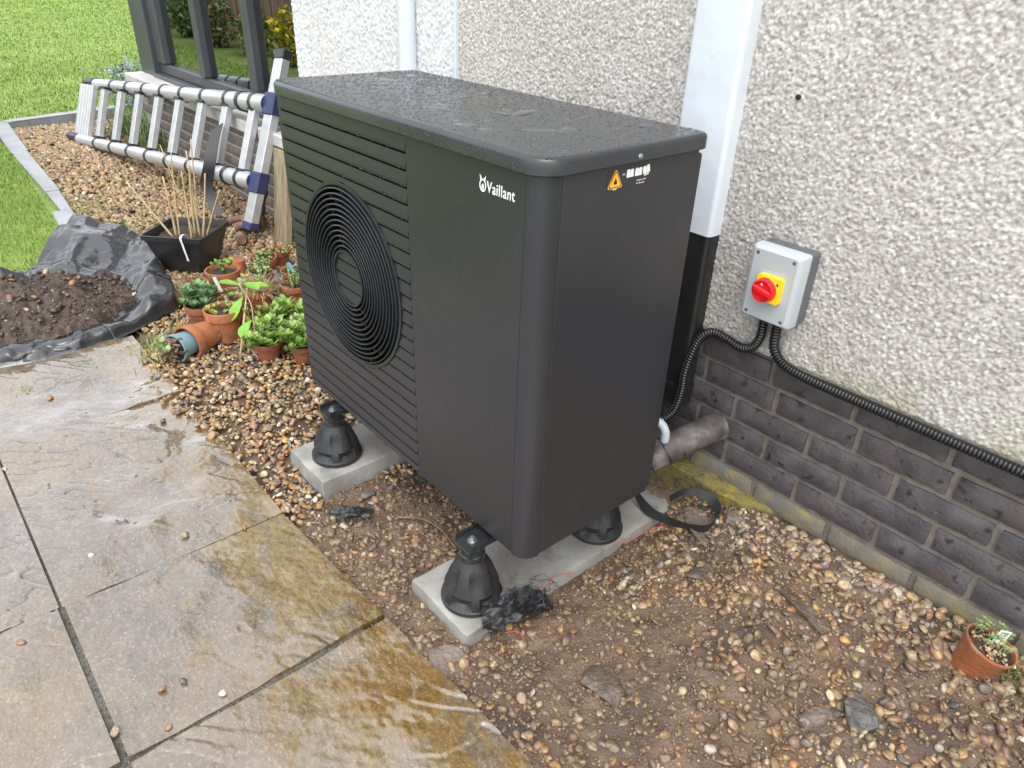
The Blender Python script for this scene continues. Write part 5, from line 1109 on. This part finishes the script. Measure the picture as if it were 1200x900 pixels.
thread([(.52, .0, -.252), (.58, .05, -.243), (.66, .07, -.246), (.74, .06, -.25)], 'thin brown root lying in the mud under the heat pump front', 'bare_root', 'log', 'root', None)

# ================================================================== FAR GARDEN
def foliage(name, c, rad, n, size, cols, parent=None, flat=.6):
    k = n; d = RNG.normal(size=(k, 3)); d /= np.linalg.norm(d, axis=1)[:, None]; lump = .75+.5*fbm(d[:, 0]*2.2+c[0], d[:, 1]*2.2+d[:, 2]*2.2+c[1], 3, 3)
    P = d*(RNG.random((k, 1))**.4)*lump[:, None]*np.array(rad)
    s_ = size*RNG.uniform(.6, 1.3, k); M_ = rotm(RNG.uniform(0, 6.28, k), RNG.uniform(-1.2, 1.2, k), RNG.uniform(-1.2, 1.2, k)); L_ = np.array([(-1, 0, 0), (0, -.45, .1), (1, 0, 0), (0, .45, .1)])
    V = np.einsum('kij,vj->kvi', M_, L_)*s_[:, None, None]+P[:, None, :]; F = np.arange(k*4).reshape(-1, 4)
    cc = np.array(cols)[RNG.integers(0, len(cols), k)]*RNG.uniform(.7, 1.25, (k, 1)); return npmesh(name, V.reshape(-1, 3), F, MT['foliage'], parent, False, np.repeat(cc, 4, 0))
def shrub(x, y, z, rad, n, size, cols, label, name='shrub', trunk=True, grp='shrubs in the far border'):
    t = empty(name, (x, y, z)); tag(t, label, name.split('_')[-1] if name != 'shrub' else 'shrub', grp)
    o = foliage('crown', (x, y), rad, n, size, cols, t); o.location = (0, 0, rad[2]*.95)
    if trunk:
        for q in range(4): a = q*1.6+x; MB().tube([(0, 0, -.05), (rad[0]*.2*math.cos(a), rad[1]*.2*math.sin(a), rad[2]*.5), (rad[0]*.5*math.cos(a), rad[1]*.5*math.sin(a), rad[2]*1.2)], [.03*rad[2]+.004, .02*rad[2]+.003, .004], 6).build('stem', MT['bark'], t, smooth=True)
    return t
gA = [(.08, .15, .03), (.13, .22, .045), (.18, .28, .06)]; gB = [(.16, .26, .04), (.26, .36, .07), (.34, .4, .09)]; gY = [(.16, .26, .04), (.24, .34, .06), (.8, .55, .02), (.85, .6, .03)]; gR = [(.12, .17, .05), (.24, .15, .08), (.16, .24, .06)]; gS = [(.14, .18, .13), (.2, .24, .19), (.1, .13, .09)]
def fence_run(x, y, n, along, label, reach):
    t = empty('garden_fence', (x, y, float(lawnz(np.array([x-.5]), np.array([y-.2]))[0]))); tag(t, label, 'fence', 'garden fences'); t.rotation_euler = (0, 0, 0 if along == 'y' else R(90))
    for i in range(n):
        y0 = 1.95*i; MB().box(-.05, .05, y0-.05, y0+.05, -.3, 1.45).build('fence_post', MT['fence'], t)
        for k in range(13):
            ya = y0+.06+k*.141; MB().box(-.02+.012*(k % 2), .0+.012*(k % 2), ya, ya+.136, -.2, 1.32+.01*(k % 3)).build('fence_board', MT['fence'], t)
fence_run(-24.4, -2.0, 7, 'y', 'weathered brown board fence closing the far end of the lawn', 0)
fence_run(-7.4, -2.3, 9, 'x', 'brown board fence along the side of the lawn, mirrored in the window', 0)
fz = float(lawnz(np.array([-24.3]), np.array([0.]))[0]); CS = (gA, gB, gY, gR, gS)
for (y, r_, cs, l) in ((.4, .6, 4, 'grey green shrub, rightmost low one at the far fence foot'), (2.0, .7, 0, 'dark green shrub at the top left corner of the photo'), (3.2, .5, 1, 'bright green low shrub beside the dark one at the far fence'), (4.4, .6, 1, 'bright green wide shrub in the middle of the far border'), (5.6, .7, 4, 'grey green tall shrub in the middle of the far border'), (7.0, .8, 0, 'dark green shrub at the far border nearest the window corner')):
    shrub(-23.1, y, fz-.05, (r_*.8, r_, r_*.6), 1500, .11, CS[cs], l)
for (x, y, r_, cs, l) in ((-8.4, -1.75, .55, 2, 'yellow flowering shrub by the side fence, mirrored in the middle pane'), (-9.7, -1.8, .5, 1, 'bright green shrub by the side fence, mirrored in the window'), (-11.0, -1.7, .6, 3, 'reddish shrub by the side fence, mirrored in the window'), (-12.6, -1.8, .6, 0, 'dark shrub by the side fence, mirrored in the left pane'), (-7.3, -1.8, .5, 0, 'dark shrub by the near end of the side fence'), (-14.5, -1.8, .7, 4, 'grey green shrub by the side fence far from the house'), (-16.8, -1.8, .8, 1, 'bright green large shrub at the far end of the side fence')):
    shrub(x, y, float(lawnz(np.array([x]), np.array([y]))[0])-.03, (r_*.62, r_*.55, r_*.75), 700, .05, CS[cs], l, grp='shrubs along the side fence')
for (x, y, r_, l) in ((-12, -14, 2.4, 'broad tree behind the side fence nearest the house'), (-20, -15, 2.8, 'broad tree behind the middle of the side fence'), (-27, 1, 2.8, 'broad tree behind the far fence')):
    t = empty('tree', (x, y, fz)); tag(t, l, 'tree', 'trees behind the fences'); o = foliage('crown', (x, y), (r_, r_, r_*.9), 3200, .26, gA, t); o.location = (0, 0, 3.6)
    MB().tube([(0, 0, -.3), (.05, .1, 1.4), (.0, .1, 3.6)], [.22, .17, .07], 10).build('trunk', MT['bark'], t, smooth=True)
# by the end of the bay: catmint, yellow plant in a wooden tub, overhanging shrub
t = empty('catmint', (-6.35, 1.28, -.15)); tag(t, 'blue flowering catmint past the far end of the ladder', 'plant')
o = foliage('flowers', (1, 1), (.34, .3, .27), 1500, .02, [(.2, .26, .36), (.28, .32, .44), (.14, .2, .12), (.12, .18, .08)], t); o.location = (0, 0, .22)
b = MB(); rnd = random.Random(9)
for q in range(40): a = rnd.uniform(0, 6.28); r_ = rnd.uniform(.05, .32); b.tube([(0, 0, 0), (r_*.5*math.cos(a), r_*.5*math.sin(a), .2), (r_*math.cos(a), r_*math.sin(a), rnd.uniform(.25, .45))], .003, 4)
tag(b.build('stems', MT['lg2'], t), kind='stuff')
t = empty('wooden_tub', (-7.1, 2.0, -.14)); tag(t, 'wooden tub of yellow leaves behind the window corner', 'planter'); MB().box(-.25, .25, -.2, .2, 0, .33, bev=.01).build('tub', MT['plank'], t); o = foliage('foliage', (2, 2), (.3, .26, .22), 500, .055, [(.45, .42, .05), (.3, .34, .06), (.5, .36, .1)], t); o.location = (0, 0, .46)
shrub(-9.0, 2.95, -.1, (.75, .75, .8), 1400, .035, gR+[(.16, .2, .07)], 'loose reddish green shrub behind the window corner', grp='shrubs near the house')
MB_ = MB()
t = empty('tall_weed', (-5.75, .93, -.15)); tag(t, 'thin upright weed stems beside the catmint', 'plant')
for q, (a, h) in enumerate(((.3, .42), (2.2, .36), (4.1, .5), (5.2, .3))): MB().tube(spline([(0, 0, 0), (.03*math.cos(a), .03*math.sin(a), h*.5), (.09*math.cos(a), .09*math.sin(a), h)], 4), .004, 5).build('stem', MT['lg2'], t, smooth=True)
